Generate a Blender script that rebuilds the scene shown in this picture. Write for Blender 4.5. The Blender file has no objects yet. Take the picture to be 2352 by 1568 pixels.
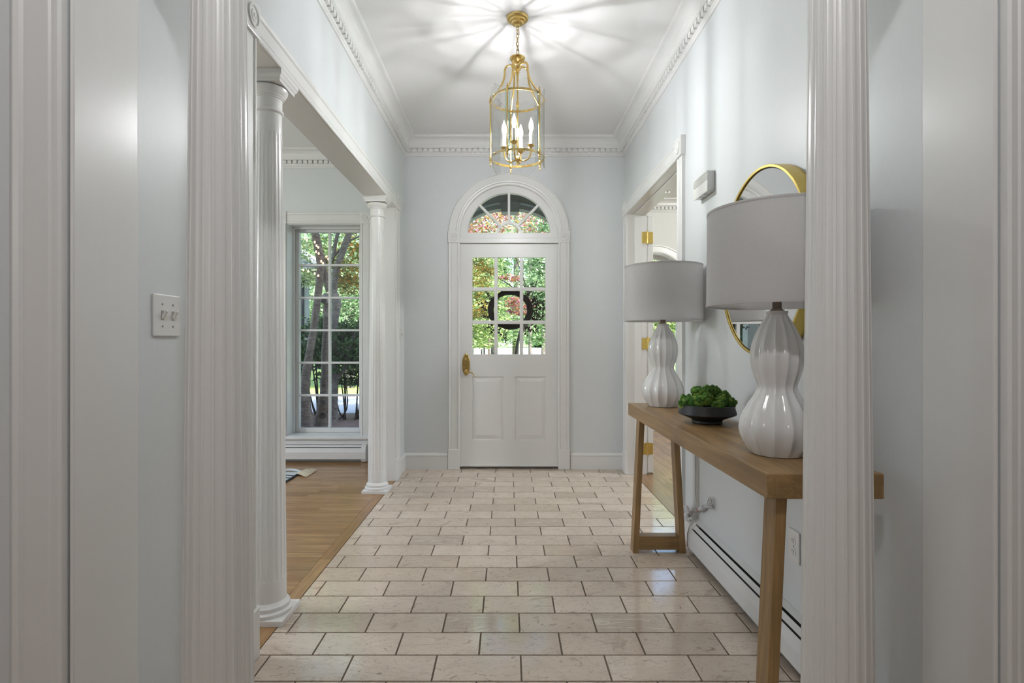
import bpy, math, random
import numpy as np
from mathutils import Vector

random.seed(7)
S = bpy.context.scene
COL = S.collection
PI = math.pi

# ------------------------------------------------------------------ camera
FPX, CX0, CY0, CAMH = 1250.0, 1166.0, 784.0, 1.16
cd = bpy.data.cameras.new('camera')
cam = bpy.data.objects.new('camera', cd)
COL.objects.link(cam)
cam.location = (0, 0, CAMH)
cam.rotation_euler = (PI / 2, 0, 0)
cd.sensor_fit = 'HORIZONTAL'
cd.sensor_width = 36.0
cd.lens = 36.0 * FPX / 2352.0
cd.shift_x = 10.0 / 2352.0
cd.clip_start = 0.02
cd.clip_end = 400
S.camera = cam

# ------------------------------------------------------------------ world, sun, exposure
S.view_settings.view_transform = 'Standard'
S.view_settings.look = 'None'
S.view_settings.gamma = 1.0
S.view_settings.use_curve_mapping = False
S.view_settings.exposure = 0.12
S.cycles.max_bounces = 7
S.cycles.diffuse_bounces = 4
S.cycles.glossy_bounces = 3
S.cycles.transparent_max_bounces = 16
S.cycles.caustics_reflective = False
S.cycles.caustics_refractive = False
w = bpy.data.worlds.new('sky')
S.world = w
w.use_nodes = True
nt = w.node_tree
sky = nt.nodes.new('ShaderNodeTexSky')
sky.sky_type = 'NISHITA'
sky.sun_disc = False
sky.sun_elevation = math.radians(48)
sky.sun_rotation = math.radians(150)
sky.air_density = 1.0
sky.dust_density = 2.0
bg = nt.nodes['Background']
nt.links.new(sky.outputs[0], bg.inputs[0])
SKY_STRENGTH = 0.92
bg.inputs[1].default_value = SKY_STRENGTH
sd = bpy.data.lights.new('sun', 'SUN')
sd.energy = 14.0
sd.color = (1.0, 0.95, 0.86)
sd.angle = math.radians(0.6)
sun = bpy.data.objects.new('sun', sd)
COL.objects.link(sun)
sun.location = (4, -6, 14)
sun.rotation_euler = (math.radians(42), 0, math.radians(32))

BULB = 4900.0       # radiance of the upright filaments in the chandelier bulbs
HALL_FILL = 60.0         # fill lamp added in the unseen hall behind the camera
HALP_FILL = 18.0         # second fill lamp, a globe added further back in the hall
DINE_FILL = 90.0         # unseen globe added to fill the dining room with light
LIBR_FILL = 140.0        # unseen lamp added to brighten the room on the right

# ------------------------------------------------------------------ materials
MATS = {}


class NT:
    def __init__(s, name):
        s.m = bpy.data.materials.new(name)
        s.m.use_nodes = True
        s.t = s.m.node_tree
        s.b = s.t.nodes['Principled BSDF']
        s.out = s.t.nodes['Material Output']
        MATS[name] = s.m

    def n(s, typ, **kw):
        nd = s.t.nodes.new(typ)
        for k, v in kw.items():
            if k.startswith('i_'):
                nd.inputs[k[2:].replace('_', ' ')].default_value = v
            else:
                setattr(nd, k, v)
        return nd

    def l(s, a, b):
        s.t.links.new(a, b)

    def set(s, **kw):
        for k, v in kw.items():
            s.b.inputs[k.replace('_', ' ')].default_value = v
        return s

    def ramp(s, src, stops, interp='LINEAR'):
        r = s.n('ShaderNodeValToRGB')
        r.color_ramp.interpolation = interp
        els = r.color_ramp.elements
        while len(els) < len(stops):
            els.new(0.5)
        for e, (p, c) in zip(els, stops):
            e.position = p
            e.color = (*c, 1) if len(c) == 3 else c
        s.l(src, r.inputs[0])
        return r.outputs[0]

    def mix(s, fac, a, b, mode='MIX'):
        m = s.n('ShaderNodeMix', data_type='RGBA', blend_type=mode)
        if isinstance(fac, (int, float)):
            m.inputs[0].default_value = fac
        else:
            s.l(fac, m.inputs[0])
        for v, sock in ((a, m.inputs[6]), (b, m.inputs[7])):
            if isinstance(v, tuple):
                sock.default_value = (*v, 1)
            else:
                s.l(v, sock)
        return m.outputs[2]

    def pos(s, scale=(1, 1, 1), rand=0.0, obj=False):
        if obj:
            src = s.n('ShaderNodeTexCoord').outputs['Object']
        else:
            src = s.n('ShaderNodeNewGeometry').outputs['Position']
        if rand:
            oi = s.n('ShaderNodeObjectInfo')
            mu = s.n('ShaderNodeMath', operation='MULTIPLY')
            s.l(oi.outputs['Random'], mu.inputs[0])
            mu.inputs[1].default_value = rand
            ad = s.n('ShaderNodeVectorMath', operation='ADD')
            s.l(src, ad.inputs[0])
            s.l(mu.outputs[0], ad.inputs[1])
            src = ad.outputs[0]
        vm = s.n('ShaderNodeVectorMath', operation='MULTIPLY')
        s.l(src, vm.inputs[0])
        vm.inputs[1].default_value = scale
        return vm.outputs[0]

    def noise(s, vec, scale, detail=3, rough=0.5, dist=0.0):
        nd = s.n('ShaderNodeTexNoise')
        s.l(vec, nd.inputs['Vector'])
        nd.inputs['Scale'].default_value = scale
        nd.inputs['Detail'].default_value = detail
        nd.inputs['Roughness'].default_value = rough
        nd.inputs['Distortion'].default_value = dist
        return nd.outputs[0]

    def bump(s, h, strength=0.1, dist=0.01):
        b = s.n('ShaderNodeBump')
        b.inputs['Strength'].default_value = strength
        b.inputs['Distance'].default_value = dist
        s.l(h, b.inputs['Height'])
        s.l(b.outputs[0], s.b.inputs['Normal'])

    def col(s, sock):
        s.l(sock, s.b.inputs['Base Color'])


def simple(name, c, rough=0.5, metal=0.0, **kw):
    t = NT(name)
    t.set(Base_Color=(*c, 1), Roughness=rough, Metallic=metal, **kw)
    return t


def grainy(name, c1, c2, rough, scale=20, bump=0.03, stretch=(1, 1, 1), metal=0.0):
    t = NT(name)
    n = t.noise(t.pos(stretch), scale, 4)
    t.col(t.ramp(n, [(0.3, c1), (0.7, c2)]))
    t.set(Roughness=rough, Metallic=metal)
    t.bump(n, bump, 0.01)
    return t


# painted surfaces
grainy('trim_white', (0.745, 0.742, 0.727), (0.752, 0.749, 0.735), 0.30, 10, 0.0006, (3, 3, 0.2))
grainy('wall_paint', (0.672, 0.694, 0.702), (0.684, 0.706, 0.714), 0.42, 90, 0.02, (1, 1, 0.35))
grainy('ceiling_paint', (0.79, 0.785, 0.772), (0.80, 0.795, 0.782), 0.6, 60, 0.02)
grainy('door_paint', (0.742, 0.738, 0.722), (0.752, 0.748, 0.733), 0.32, 20, 0.001, (4, 4, 0.3))
grainy('heater_enamel', (0.735, 0.730, 0.715), (0.75, 0.745, 0.73), 0.35, 30, 0.01)
simple('plastic_white', (0.74, 0.73, 0.71), 0.3)
simple('plastic_grey', (0.60, 0.60, 0.58), 0.4)
simple('dark_slot', (0.015, 0.015, 0.016), 0.6)
simple('screw_metal', (0.35, 0.33, 0.30), 0.35, 0.9)
simple('chrome', (0.75, 0.75, 0.75), 0.15, 1.0)
simple('seal_black', (0.03, 0.03, 0.03), 0.7)
grainy('brass', (0.62, 0.43, 0.14), (0.78, 0.58, 0.24), 0.2, 15, 0.01, (1, 1, 1), 1.0)
grainy('brass_brushed', (0.62, 0.46, 0.12), (0.70, 0.53, 0.17), 0.36, 60, 0.02, (1, 1, 6), 1.0)
grainy('brass_aged', (0.36, 0.25, 0.08), (0.60, 0.44, 0.17), 0.3, 30, 0.03, (1, 1, 1), 1.0)
simple('mirror_silver', (0.93, 0.94, 0.94), 0.0, 1.0)
grainy('bronze', (0.16, 0.12, 0.095), (0.20, 0.15, 0.12), 0.4, 40, 0.01, (1, 1, 1), 0.6)
grainy('bowl_black', (0.012, 0.012, 0.014), (0.020, 0.020, 0.022), 0.45, 40, 0.02)
grainy('cord_grey', (0.55, 0.54, 0.52), (0.62, 0.61, 0.59), 0.35, 60, 0.02)
grainy('tag_paper', (0.55, 0.55, 0.55), (0.66, 0.66, 0.66), 0.6, 80, 0.03)
simple('ink', (0.03, 0.03, 0.03), 0.7)
simple('tag_red', (0.5, 0.12, 0.07), 0.6)
simple('candle_sleeve', (0.80, 0.75, 0.62), 0.45)
t = simple('ceramic', (0.72, 0.715, 0.70), 0.13)
t.set(Coat_Weight=0.5, Coat_Roughness=0.05)
n = t.noise(t.pos(), 14, 3)
t.col(t.ramp(n, [(0.3, (0.70, 0.69, 0.68)), (0.7, (0.74, 0.735, 0.725))]))

# lamp-shade fabric: woven, lets light through
t = NT('shade_fabric')
wv = t.noise(t.pos((1, 1, 0.6)), 420, 2)
c = t.ramp(wv, [(0.3, (0.78, 0.765, 0.76)), (0.7, (0.82, 0.805, 0.80))])
t.col(c)
t.set(Roughness=0.85)
t.bump(wv, 0.015, 0.001)
tr = t.n('ShaderNodeBsdfTranslucent')
t.l(c, tr.inputs[0])
mx = t.n('ShaderNodeMixShader')
mx.inputs[0].default_value = 0.55
t.l(t.b.outputs[0], mx.inputs[1])
t.l(tr.outputs[0], mx.inputs[2])
t.l(mx.outputs[0], t.out.inputs[0])


def glass(name, tint, refl=1.0, base=0.0):
    t = NT(name)
    trn = t.n('ShaderNodeBsdfTransparent')
    trn.inputs[0].default_value = (*tint, 1)
    gl = t.n('ShaderNodeBsdfGlossy')
    gl.inputs['Roughness'].default_value = 0.0
    fr = t.n('ShaderNodeFresnel')
    fr.inputs[0].default_value = 1.45
    mu = t.n('ShaderNodeMath', operation='MULTIPLY_ADD')
    t.l(fr.outputs[0], mu.inputs[0])
    mu.inputs[1].default_value = refl
    mu.inputs[2].default_value = base
    mx = t.n('ShaderNodeMixShader')
    t.l(mu.outputs[0], mx.inputs[0])
    t.l(trn.outputs[0], mx.inputs[1])
    t.l(gl.outputs[0], mx.inputs[2])
    t.l(mx.outputs[0], t.out.inputs[0])


glass('window_glass', (0.97, 0.98, 0.98), 0.55)
glass('lantern_glass', (0.99, 0.995, 0.992), 0.40)
glass('glass_edge', (0.84, 0.93, 0.90), 0.6, 0.10)


def emit(name, c, strength):
    t = NT(name)
    t.set(Base_Color=(*c, 1), Emission_Color=(*c, 1), Emission_Strength=strength, Roughness=0.3)
    return t


emit('bulb_glow', (0.965, 0.97, 1.0), BULB)


def glowing_glass(name, c, strength, share):
    """clear-to-frosted lamp glass: mostly see-through, with a bright veil of its own"""
    t = NT(name)
    tr = t.n('ShaderNodeBsdfTransparent')
    em = t.n('ShaderNodeEmission')
    em.inputs[0].default_value = (*c, 1)
    em.inputs[1].default_value = strength
    mx = t.n('ShaderNodeMixShader')
    mx.inputs[0].default_value = share
    t.l(tr.outputs[0], mx.inputs[1])
    t.l(em.outputs[0], mx.inputs[2])
    t.l(mx.outputs[0], t.out.inputs[0])


glowing_glass('bulb_envelope', (1.0, 0.96, 0.89), 9.0, 0.18)
glowing_glass('fill_lamp_glass', (1.0, 0.98, 0.95), 6.0, 0.15)


def fill_light(name, loc, watts, radius, c=(0.975, 0.98, 1.0)):  # point source inside each added fill lamp
    d = bpy.data.lights.new(name, 'POINT')
    d.energy = watts
    d.shadow_soft_size = radius
    d.color = c
    o = bpy.data.objects.new(name, d)
    COL.objects.link(o)
    o.location = loc
    return o


emit('string_bulb_glow', (1.0, 0.55, 0.20), 6.0)

# limestone tile
t = NT('limestone')
oi = t.n('ShaderNodeObjectInfo')
p = t.pos((1, 1, 1), 37.0)
base = t.ramp(oi.outputs['Random'], [(0.0, (0.56, 0.465, 0.370)), (0.2, (0.69, 0.590, 0.480)),
                                     (0.45, (0.62, 0.520, 0.420)), (0.7, (0.73, 0.630, 0.520)), (1.0, (0.51, 0.425, 0.345))])
cloud = t.noise(p, 5.0, 5, 0.6, 0.8)
base = t.mix(t.ramp(cloud, [(0.35, (0, 0, 0)), (0.75, (0.55, 0.55, 0.55))]), base, (0.50, 0.405, 0.325))
fos = t.noise(t.pos((1, 1.5, 1), 37.0), 15.0, 7, 0.66, 2.2)
base = t.mix(t.ramp(fos, [(0.60, (0, 0, 0)), (0.65, (0.62, 0.62, 0.62)), (0.72, (0.9, 0.9, 0.9))]), base, (0.30, 0.21, 0.15))
blot = t.noise(t.pos((1, 1.3, 1), 53.0), 4.2, 4, 0.6, 1.2)
base = t.mix(t.ramp(blot, [(0.62, (0, 0, 0)), (0.70, (0.55, 0.55, 0.55))]), base, (0.36, 0.27, 0.20))
vein = t.noise(t.pos((0.7, 2.4, 1), 37.0), 7.0, 6, 0.6, 2.4)
lines = t.ramp(vein, [(0.480, (0, 0, 0)), (0.497, (0.55, 0.55, 0.55)), (0.512, (0, 0, 0))])
base = t.mix(lines, base, (0.30, 0.225, 0.17))
wh = t.noise(t.pos((0.5, 3.2, 1), 61.0), 5.0, 4, 0.5, 1.2)
sel = t.ramp(oi.outputs['Random'], [(0.0, (0, 0, 0)), (0.955, (1, 1, 1))], 'CONSTANT')
wl = t.ramp(wh, [(0.54, (0, 0, 0)), (0.57, (0.7, 0.7, 0.7)), (0.60, (0, 0, 0))])
base = t.mix(t.mix(1.0, wl, sel, 'MULTIPLY'), base, (0.72, 0.66, 0.56))
t.col(base)
rg = t.noise(p, 3.0, 3)
t.l(t.ramp(rg, [(0.3, (0.07, 0.07, 0.07)), (0.7, (0.15, 0.15, 0.15))]), t.b.inputs['Roughness'])
t.bump(fos, 0.02, 0.003)
t.set(Specular_IOR_Level=0.6)
grainy('grout', (0.11, 0.082, 0.056), (0.16, 0.122, 0.086), 0.85, 60, 0.1)


def wood(name, cols, axis, rough, rnd=31.0, gscale=1.0, use_obj=False, coat=0.0):
    t = NT(name)
    st = [16 * gscale] * 3
    st[axis] = 1.1 * gscale
    p = t.pos(tuple(st), rnd, use_obj)
    g1 = t.noise(p, 1.6, 5, 0.6, 1.3)
    st2 = [60 * gscale] * 3
    st2[axis] = 2.2 * gscale
    g2 = t.noise(t.pos(tuple(st2), rnd, use_obj), 2.0, 3, 0.6, 0.3)
    oi = t.n('ShaderNodeObjectInfo')
    base = t.ramp(oi.outputs['Random'], [(0.0, cols[0]), (0.35, cols[1]), (0.7, cols[2]), (1.0, cols[0])])
    dk = tuple(v * 0.55 for v in cols[1])
    base = t.mix(t.ramp(g1, [(0.42, (0, 0, 0)), (0.62, (0.75, 0.75, 0.75))]), base, dk)
    base = t.mix(t.ramp(g2, [(0.45, (0, 0, 0)), (0.7, (0.45, 0.45, 0.45))]), base, tuple(v * 0.5 for v in cols[0]))
    t.col(base)
    t.set(Roughness=rough, Coat_Weight=coat, Coat_Roughness=0.1)
    t.bump(g2, 0.05, 0.003)
    return t


OAK = [(0.37, 0.205, 0.085), (0.44, 0.255, 0.115), (0.30, 0.155, 0.060)]
wood('oak_x', OAK, 0, 0.22)
wood('oak_y', OAK, 1, 0.22)
LIT = [(0.345, 0.208, 0.085), (0.365, 0.222, 0.092), (0.355, 0.214, 0.088)]
wood('table_oak_y', LIT, 1, 0.38, 5.0, 0.8)
wood('table_oak_z', LIT, 2, 0.38, 5.0, 0.8)
wood('table_oak_x', LIT, 0, 0.38, 5.0, 0.8)
def barkmat(name, c1, c2, c3):
    t = NT(name)
    p = t.pos((1, 1, 1), 9.0)
    n1 = t.noise(p, 6.0, 5, 0.6, 0.6)
    n2 = t.noise(t.pos((9, 9, 30), 9.0), 1.5, 4, 0.6, 0.8)
    base = t.ramp(n1, [(0.3, c1), (0.55, c2), (0.72, c3)])
    t.col(t.mix(t.ramp(n2, [(0.45, (0, 0, 0)), (0.62, (0.7, 0.7, 0.7))]), base, tuple(v * 0.45 for v in c1)))
    t.set(Roughness=0.9)
    t.bump(n2, 0.5, 0.03)


barkmat('bark', (0.105, 0.078, 0.062), (0.165, 0.125, 0.098), (0.25, 0.205, 0.170))
barkmat('bark_grey', (0.12, 0.100, 0.092), (0.19, 0.165, 0.152), (0.27, 0.24, 0.225))
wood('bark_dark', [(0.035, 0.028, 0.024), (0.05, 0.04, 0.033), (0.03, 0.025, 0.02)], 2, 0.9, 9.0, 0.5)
wood('twig', [(0.030, 0.020, 0.014), (0.045, 0.03, 0.02), (0.025, 0.017, 0.012)], 2, 0.8, 3.0, 1.0)
simple('berry', (0.05, 0.018, 0.014), 0.4)


def leafmat(name, stops, transl=0.45):
    t = NT(name)
    ge = t.n('ShaderNodeNewGeometry')
    c = t.ramp(ge.outputs['Random Per Island'], stops)
    t.col(c)
    t.set(Roughness=0.55)
    tr = t.n('ShaderNodeBsdfTranslucent')
    t.l(c, tr.inputs[0])
    mx = t.n('ShaderNodeMixShader')
    mx.inputs[0].default_value = transl
    t.l(t.b.outputs[0], mx.inputs[1])
    t.l(tr.outputs[0], mx.inputs[2])
    t.l(mx.outputs[0], t.out.inputs[0])


leafmat('leaf_green', [(0, (0.13, 0.22, 0.06)), (0.5, (0.36, 0.47, 0.18)), (1, (0.68, 0.74, 0.44))])
leafmat('leaf_conifer', [(0, (0.10, 0.20, 0.09)), (0.5, (0.30, 0.45, 0.24)), (1, (0.66, 0.76, 0.50))])
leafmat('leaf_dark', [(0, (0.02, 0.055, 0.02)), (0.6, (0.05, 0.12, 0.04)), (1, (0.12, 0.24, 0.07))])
leafmat('leaf_maple', [(0, (0.30, 0.05, 0.05)), (0.3, (0.34, 0.13, 0.20)), (0.55, (0.45, 0.22, 0.06)), (0.8, (0.30, 0.26, 0.05)), (1, (0.42, 0.24, 0.40))])
leafmat('leaf_amber', [(0, (0.09, 0.11, 0.025)), (0.5, (0.20, 0.20, 0.04)), (0.85, (0.48, 0.30, 0.05)), (1, (0.55, 0.22, 0.05))])
t = NT('moss')
ge = t.n('ShaderNodeNewGeometry')
mc = t.ramp(ge.outputs['Random Per Island'], [(0, (0.030, 0.10, 0.012)), (0.5, (0.065, 0.175, 0.020)), (0.8, (0.13, 0.26, 0.03)), (1, (0.27, 0.36, 0.05))])
mn = t.noise(t.pos(), 260, 3)
t.col(t.mix(t.ramp(mn, [(0.3, (0, 0, 0)), (0.6, (0.55, 0.55, 0.55))]), mc, (0.03, 0.09, 0.01)))
t.set(Roughness=0.95)
t.bump(mn, 0.6, 0.004)
grainy('lawn', (0.20, 0.28, 0.07), (0.30, 0.40, 0.12), 0.9, 3, 0.1)
grainy('asphalt', (0.42, 0.42, 0.47), (0.50, 0.50, 0.55), 0.9, 8, 0.05)
grainy('mulch', (0.10, 0.06, 0.05), (0.20, 0.13, 0.11), 0.95, 25, 0.4)
grainy('porch_shade_tone', (0.34, 0.32, 0.29), (0.37, 0.35, 0.32), 0.6, 10, 0.02)  # taupe carries the backlit shade of a white-painted porch
grainy('porch_stone', (0.30, 0.29, 0.28), (0.38, 0.37, 0.35), 0.8, 6, 0.05)
grainy('siding_grey', (0.16, 0.19, 0.20), (0.19, 0.22, 0.23), 0.7, 6, 0.05)
grainy('soffit_cream', (0.50, 0.48, 0.36), (0.54, 0.52, 0.40), 0.7, 6, 0.02)
grainy('shingle', (0.38, 0.37, 0.40), (0.55, 0.53, 0.55), 0.85, 12, 0.2, (1, 1, 1))
simple('gutter_dark', (0.03, 0.03, 0.035), 0.4, 0.3)
# rug: pale weave with navy bars
t = NT('rug_weave')
p = t.pos()
wn = t.noise(t.pos((60, 60, 60)), 2.0, 3)
t.col(t.ramp(wn, [(0.3, (0.50, 0.56, 0.60)), (0.7, (0.68, 0.72, 0.73))]))
t.set(Roughness=0.95)
t.bump(wn, 0.4, 0.006)
grainy('rug_navy', (0.012, 0.018, 0.030), (0.03, 0.04, 0.055), 0.95, 200, 0.3)
grainy('fringe_cream', (0.62, 0.55, 0.40), (0.72, 0.66, 0.52), 0.9, 150, 0.3)

# ------------------------------------------------------------------ mesh helpers
ORG = {}


class MB:
    def __init__(s):
        s.v, s.f, s.mi = [], [], []

    def add(s, v, f, mi=0):
        o = len(s.v)
        s.v.extend([tuple(map(float, q)) for q in v])
        s.f.extend([tuple(i + o for i in q) for q in f])
        s.mi.extend([mi] * len(f))
        return s

    def box(s, x0, x1, y0, y1, z0, z1, mi=0):
        v = [(x, y, z) for z in (z0, z1) for y in (y0, y1) for x in (x0, x1)]
        return s.add(v, [(0, 2, 3, 1), (4, 5, 7, 6), (0, 1, 5, 4), (2, 6, 7, 3), (0, 4, 6, 2), (1, 3, 7, 5)], mi)

    def hexa(s, bot, top, mi=0):
        v = list(bot) + list(top)
        return s.add(v, [(3, 2, 1, 0), (4, 5, 6, 7), (0, 1, 5, 4), (1, 2, 6, 5), (2, 3, 7, 6), (3, 0, 4, 7)], mi)

    def prism(s, prof, org, u, v, a, m0=(0, 0), m1=(0, 0), mi=0):
        """extrude closed 2-D profile along vector a; m0/m1 = mitre per unit of (u,v) coords"""
        org, u, v, a = map(Vector, (org, u, v, a))
        ad = a.normalized()
        n = len(prof)
        vs = []
        for e, m in ((0, m0), (1, m1)):
            for q in prof:
                vs.append(org + u * q[0] + v * q[1] + a * e + ad * (m[0] * q[0] + m[1] * q[1]))
        fs = [tuple(range(n - 1, -1, -1)), tuple(range(n, 2 * n))]
        fs += [(i, (i + 1) % n, (i + 1) % n + n, i + n) for i in range(n)]
        return s.add(vs, fs, mi)

    def lathe(s, prof, c, n=32, axis='z', a0=0.0, a1=2 * PI, mi=0, rfun=None):
        full = abs(a1 - a0 - 2 * PI) < 1e-6
        cnt = n if full else n + 1
        vs = []
        for r, h in prof:
            for k in range(cnt):
                th = a0 + (a1 - a0) * k / n
                rr = r if rfun is None else rfun(r, h, th)
                q = (rr * math.sin(th), -rr * math.cos(th), h)
                if axis == 'y':
                    q = (q[0], h, q[1])
                elif axis == 'x':
                    q = (h, q[0], q[1])
                vs.append((q[0] + c[0], q[1] + c[1], q[2] + c[2]))
        fs = []
        for j in range(len(prof) - 1):
            for k in range(n):
                k2 = (k + 1) % cnt
                fs.append((j * cnt + k, j * cnt + k2, (j + 1) * cnt + k2, (j + 1) * cnt + k))
        return s.add(vs, fs, mi)

    def tube(s, pts, r, n=8, mi=0, cap=True):
        pts = [Vector(q) for q in pts]
        rs = r if isinstance(r, (list, tuple)) else [r] * len(pts)
        vs, fs = [], []
        up = Vector((0.13, 0.31, 0.94)).normalized()
        for i, q in enumerate(pts):
            d = (pts[min(i + 1, len(pts) - 1)] - pts[max(i - 1, 0)])
            d = d.normalized() if d.length > 1e-9 else Vector((0, 0, 1))
            a = up - d * up.dot(d)
            if a.length < 1e-3:
                a = Vector((1, 0, 0)) - d * d.x
            a.normalize()
            up = a
            b = d.cross(a)
            for k in range(n):
                th = 2 * PI * k / n
                vs.append(q + (a * math.cos(th) + b * math.sin(th)) * rs[i])
        m = len(pts)
        for i in range(m - 1):
            for k in range(n):
                k2 = (k + 1) % n
                fs.append((i * n + k, i * n + k2, (i + 1) * n + k2, (i + 1) * n + k))
        if cap:
            fs.append(tuple(range(n - 1, -1, -1)))
            fs.append(tuple((m - 1) * n + k for k in range(n)))
        return s.add(vs, fs, mi)

    def ball(s, c, r, seg=10, rings=7, sq=(1, 1, 1), mi=0):
        vs = [(c[0], c[1], c[2] - r * sq[2])]
        for j in range(1, rings):
            ph = -PI / 2 + PI * j / rings
            for k in range(seg):
                th = 2 * PI * k / seg
                vs.append((c[0] + r * sq[0] * math.cos(ph) * math.cos(th), c[1] + r * sq[1] * math.cos(ph) * math.sin(th), c[2] + r * sq[2] * math.sin(ph)))
        vs.append((c[0], c[1], c[2] + r * sq[2]))
        fs = [(0, 1 + (k + 1) % seg, 1 + k) for k in range(seg)]
        for j in range(rings - 2):
            for k in range(seg):
                k2 = (k + 1) % seg
                fs.append((1 + j * seg + k, 1 + j * seg + k2, 1 + (j + 1) * seg + k2, 1 + (j + 1) * seg + k))
        L = len(vs) - 1
        b = 1 + (rings - 2) * seg
        fs += [(b + k, b + (k + 1) % seg, L) for k in range(seg)]
        return s.add(vs, fs, mi)

    def sweep_arc(s, prof, c, n, a0, a1, mi=0):
        """profile of (radius, y) swept about the y axis through c; angles from +x, counter-clockwise seen from -y"""
        m = len(prof)
        vs = []
        for k in range(n + 1):
            th = a0 + (a1 - a0) * k / n
            for r, y in prof:
                vs.append((c[0] + r * math.cos(th), y, c[2] + r * math.sin(th)))
        fs = []
        for k in range(n):
            for j in range(m):
                j2 = (j + 1) % m
                fs.append((k * m + j, k * m + j2, (k + 1) * m + j2, (k + 1) * m + j))
        fs.append(tuple(range(m)))
        fs.append(tuple(n * m + j for j in range(m - 1, -1, -1)))
        return s.add(vs, fs, mi)

    def mesh(s, name, mats, org=(0, 0, 0), smooth=None):
        me = bpy.data.meshes.new(name)
        v = np.array(s.v, dtype=float) - np.array(org, dtype=float)
        me.from_pydata(v.tolist(), [], s.f)
        if isinstance(mats, str):
            mats = [mats]
        for m in mats:
            me.materials.append(MATS[m])
        if len(mats) > 1:
            me.polygons.foreach_set('material_index', s.mi)
        import bmesh
        bm = bmesh.new()
        bm.from_mesh(me)
        bmesh.ops.recalc_face_normals(bm, faces=bm.faces)
        bm.to_mesh(me)
        bm.free()
        if smooth is not None:
            me.polygons.foreach_set('use_smooth', [True] * len(me.polygons))
            me.set_sharp_from_angle(angle=math.radians(smooth))
        me.update()
        return me

    def build(s, name, mats, parent=None, org=None, smooth=None, bevel=0.0):
        """parent given: a part (mesh in the root's frame); otherwise a top-level object at org"""
        if parent is not None:
            org = ORG[parent.name]
        elif org is None:
            org = (0, 0, 0)
        me = s.mesh(name, mats, org, smooth)
        o = bpy.data.objects.new(name, me)
        COL.objects.link(o)
        if parent is not None:
            o.parent = parent
        else:
            o.location = org
        ORG[o.name] = tuple(org)
        if bevel:
            b = o.modifiers.new('bevel', 'BEVEL')
            b.width = bevel
            b.segments = 2
            b.limit_method = 'ANGLE'
            b.angle_limit = math.radians(40)
            b.harden_normals = False
        return o


def thing(name, label, cat, loc=(0, 0, 0), group=None):
    o = bpy.data.objects.new(name, None)
    o.empty_display_size = 0.05
    COL.objects.link(o)
    o.location = loc
    ORG[o.name] = tuple(loc)
    o['label'] = label
    o['category'] = cat
    if group:
        o['group'] = group
    return o


def tag(o, label, cat, group=None):
    o['label'] = label
    o['category'] = cat
    if group:
        o['group'] = group
    return o


def structure(name, label, loc=(0, 0, 0)):
    o = bpy.data.objects.new(name, None)
    o.empty_display_size = 0.05
    COL.objects.link(o)
    o.location = loc
    ORG[o.name] = tuple(loc)
    o['kind'] = 'structure'
    o['label'] = label
    return o


def smark(o, label):
    o['kind'] = 'structure'
    o['label'] = label
    return o


def inst(me, name, parent, loc, scale=None, rot=None):
    o = bpy.data.objects.new(name, me)
    COL.objects.link(o)
    o.parent = parent
    po = ORG[parent.name]
    o.location = (loc[0] - po[0], loc[1] - po[1], loc[2] - po[2])
    if scale:
        o.scale = scale
    if rot:
        o.rotation_euler = rot
    return o


def copy_tree(o, parent=None):
    c = o.copy()
    COL.objects.link(c)
    c.parent = parent
    ORG[c.name] = ORG[o.name]
    for ch in list(o.children):
        copy_tree(ch, c)
    return c


def P(px, py, y):
    return ((px - CX0) * y / FPX, y, CAMH + (CY0 - py) * y / FPX)


# ------------------------------------------------------------------ dimensions
XL, XLo = -0.94, -1.10       # foyer left wall faces
XR, XRo = 1.053, 1.215       # foyer right wall faces
YF = 4.95                    # foyer front wall (door) face
YD = 5.27                    # dining front wall
YR = 7.08                    # front wall of the room on the right
ZC = 3.0                     # ceiling
ZO = 2.275                   # opening height
LO0, LO1 = 2.00, 4.53        # left opening
RO0, RO1 = 3.33, 4.76        # right doorway
HY0, HY1 = 1.165, 1.36       # wall between hall and foyer
DX = 0.012                   # centre of the front door
ZA = 2.136                   # spring of the fanlight arch

# ------------------------------------------------------------------ room shell
fl = MB().box(XLo + 0.03, 1.112, HY0, YF + 0.25, -0.15, -0.003).build('floor', 'grout', org=(0, 3, 0))
smark(fl, 'beige limestone tile floor laid in running bond across the foyer')

TW, TH = 0.309, 0.1556
G = 0.0062


def tile_mesh(wd, dp):
    m = MB()
    a, b, c = wd / 2, dp / 2, 0.0012
    z0, z1, z2 = -0.010, -0.0010, 0.0
    vs = [(-a, -b, z0), (a, -b, z0), (a, b, z0), (-a, b, z0), (-a, -b, z1), (a, -b, z1), (a, b, z1), (-a, b, z1),
          (-a + c, -b + c, z2), (a - c, -b + c, z2), (a - c, b - c, z2), (-a + c, b - c, z2)]
    fs = [(8, 9, 10, 11)]
    for i in range(4):
        j = (i + 1) % 4
        fs += [(i, j, j + 4, i + 4), (i + 4, j + 4, j + 8, i + 8)]
    m.add(vs, fs)
    return m.mesh('tile', 'limestone')


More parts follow.
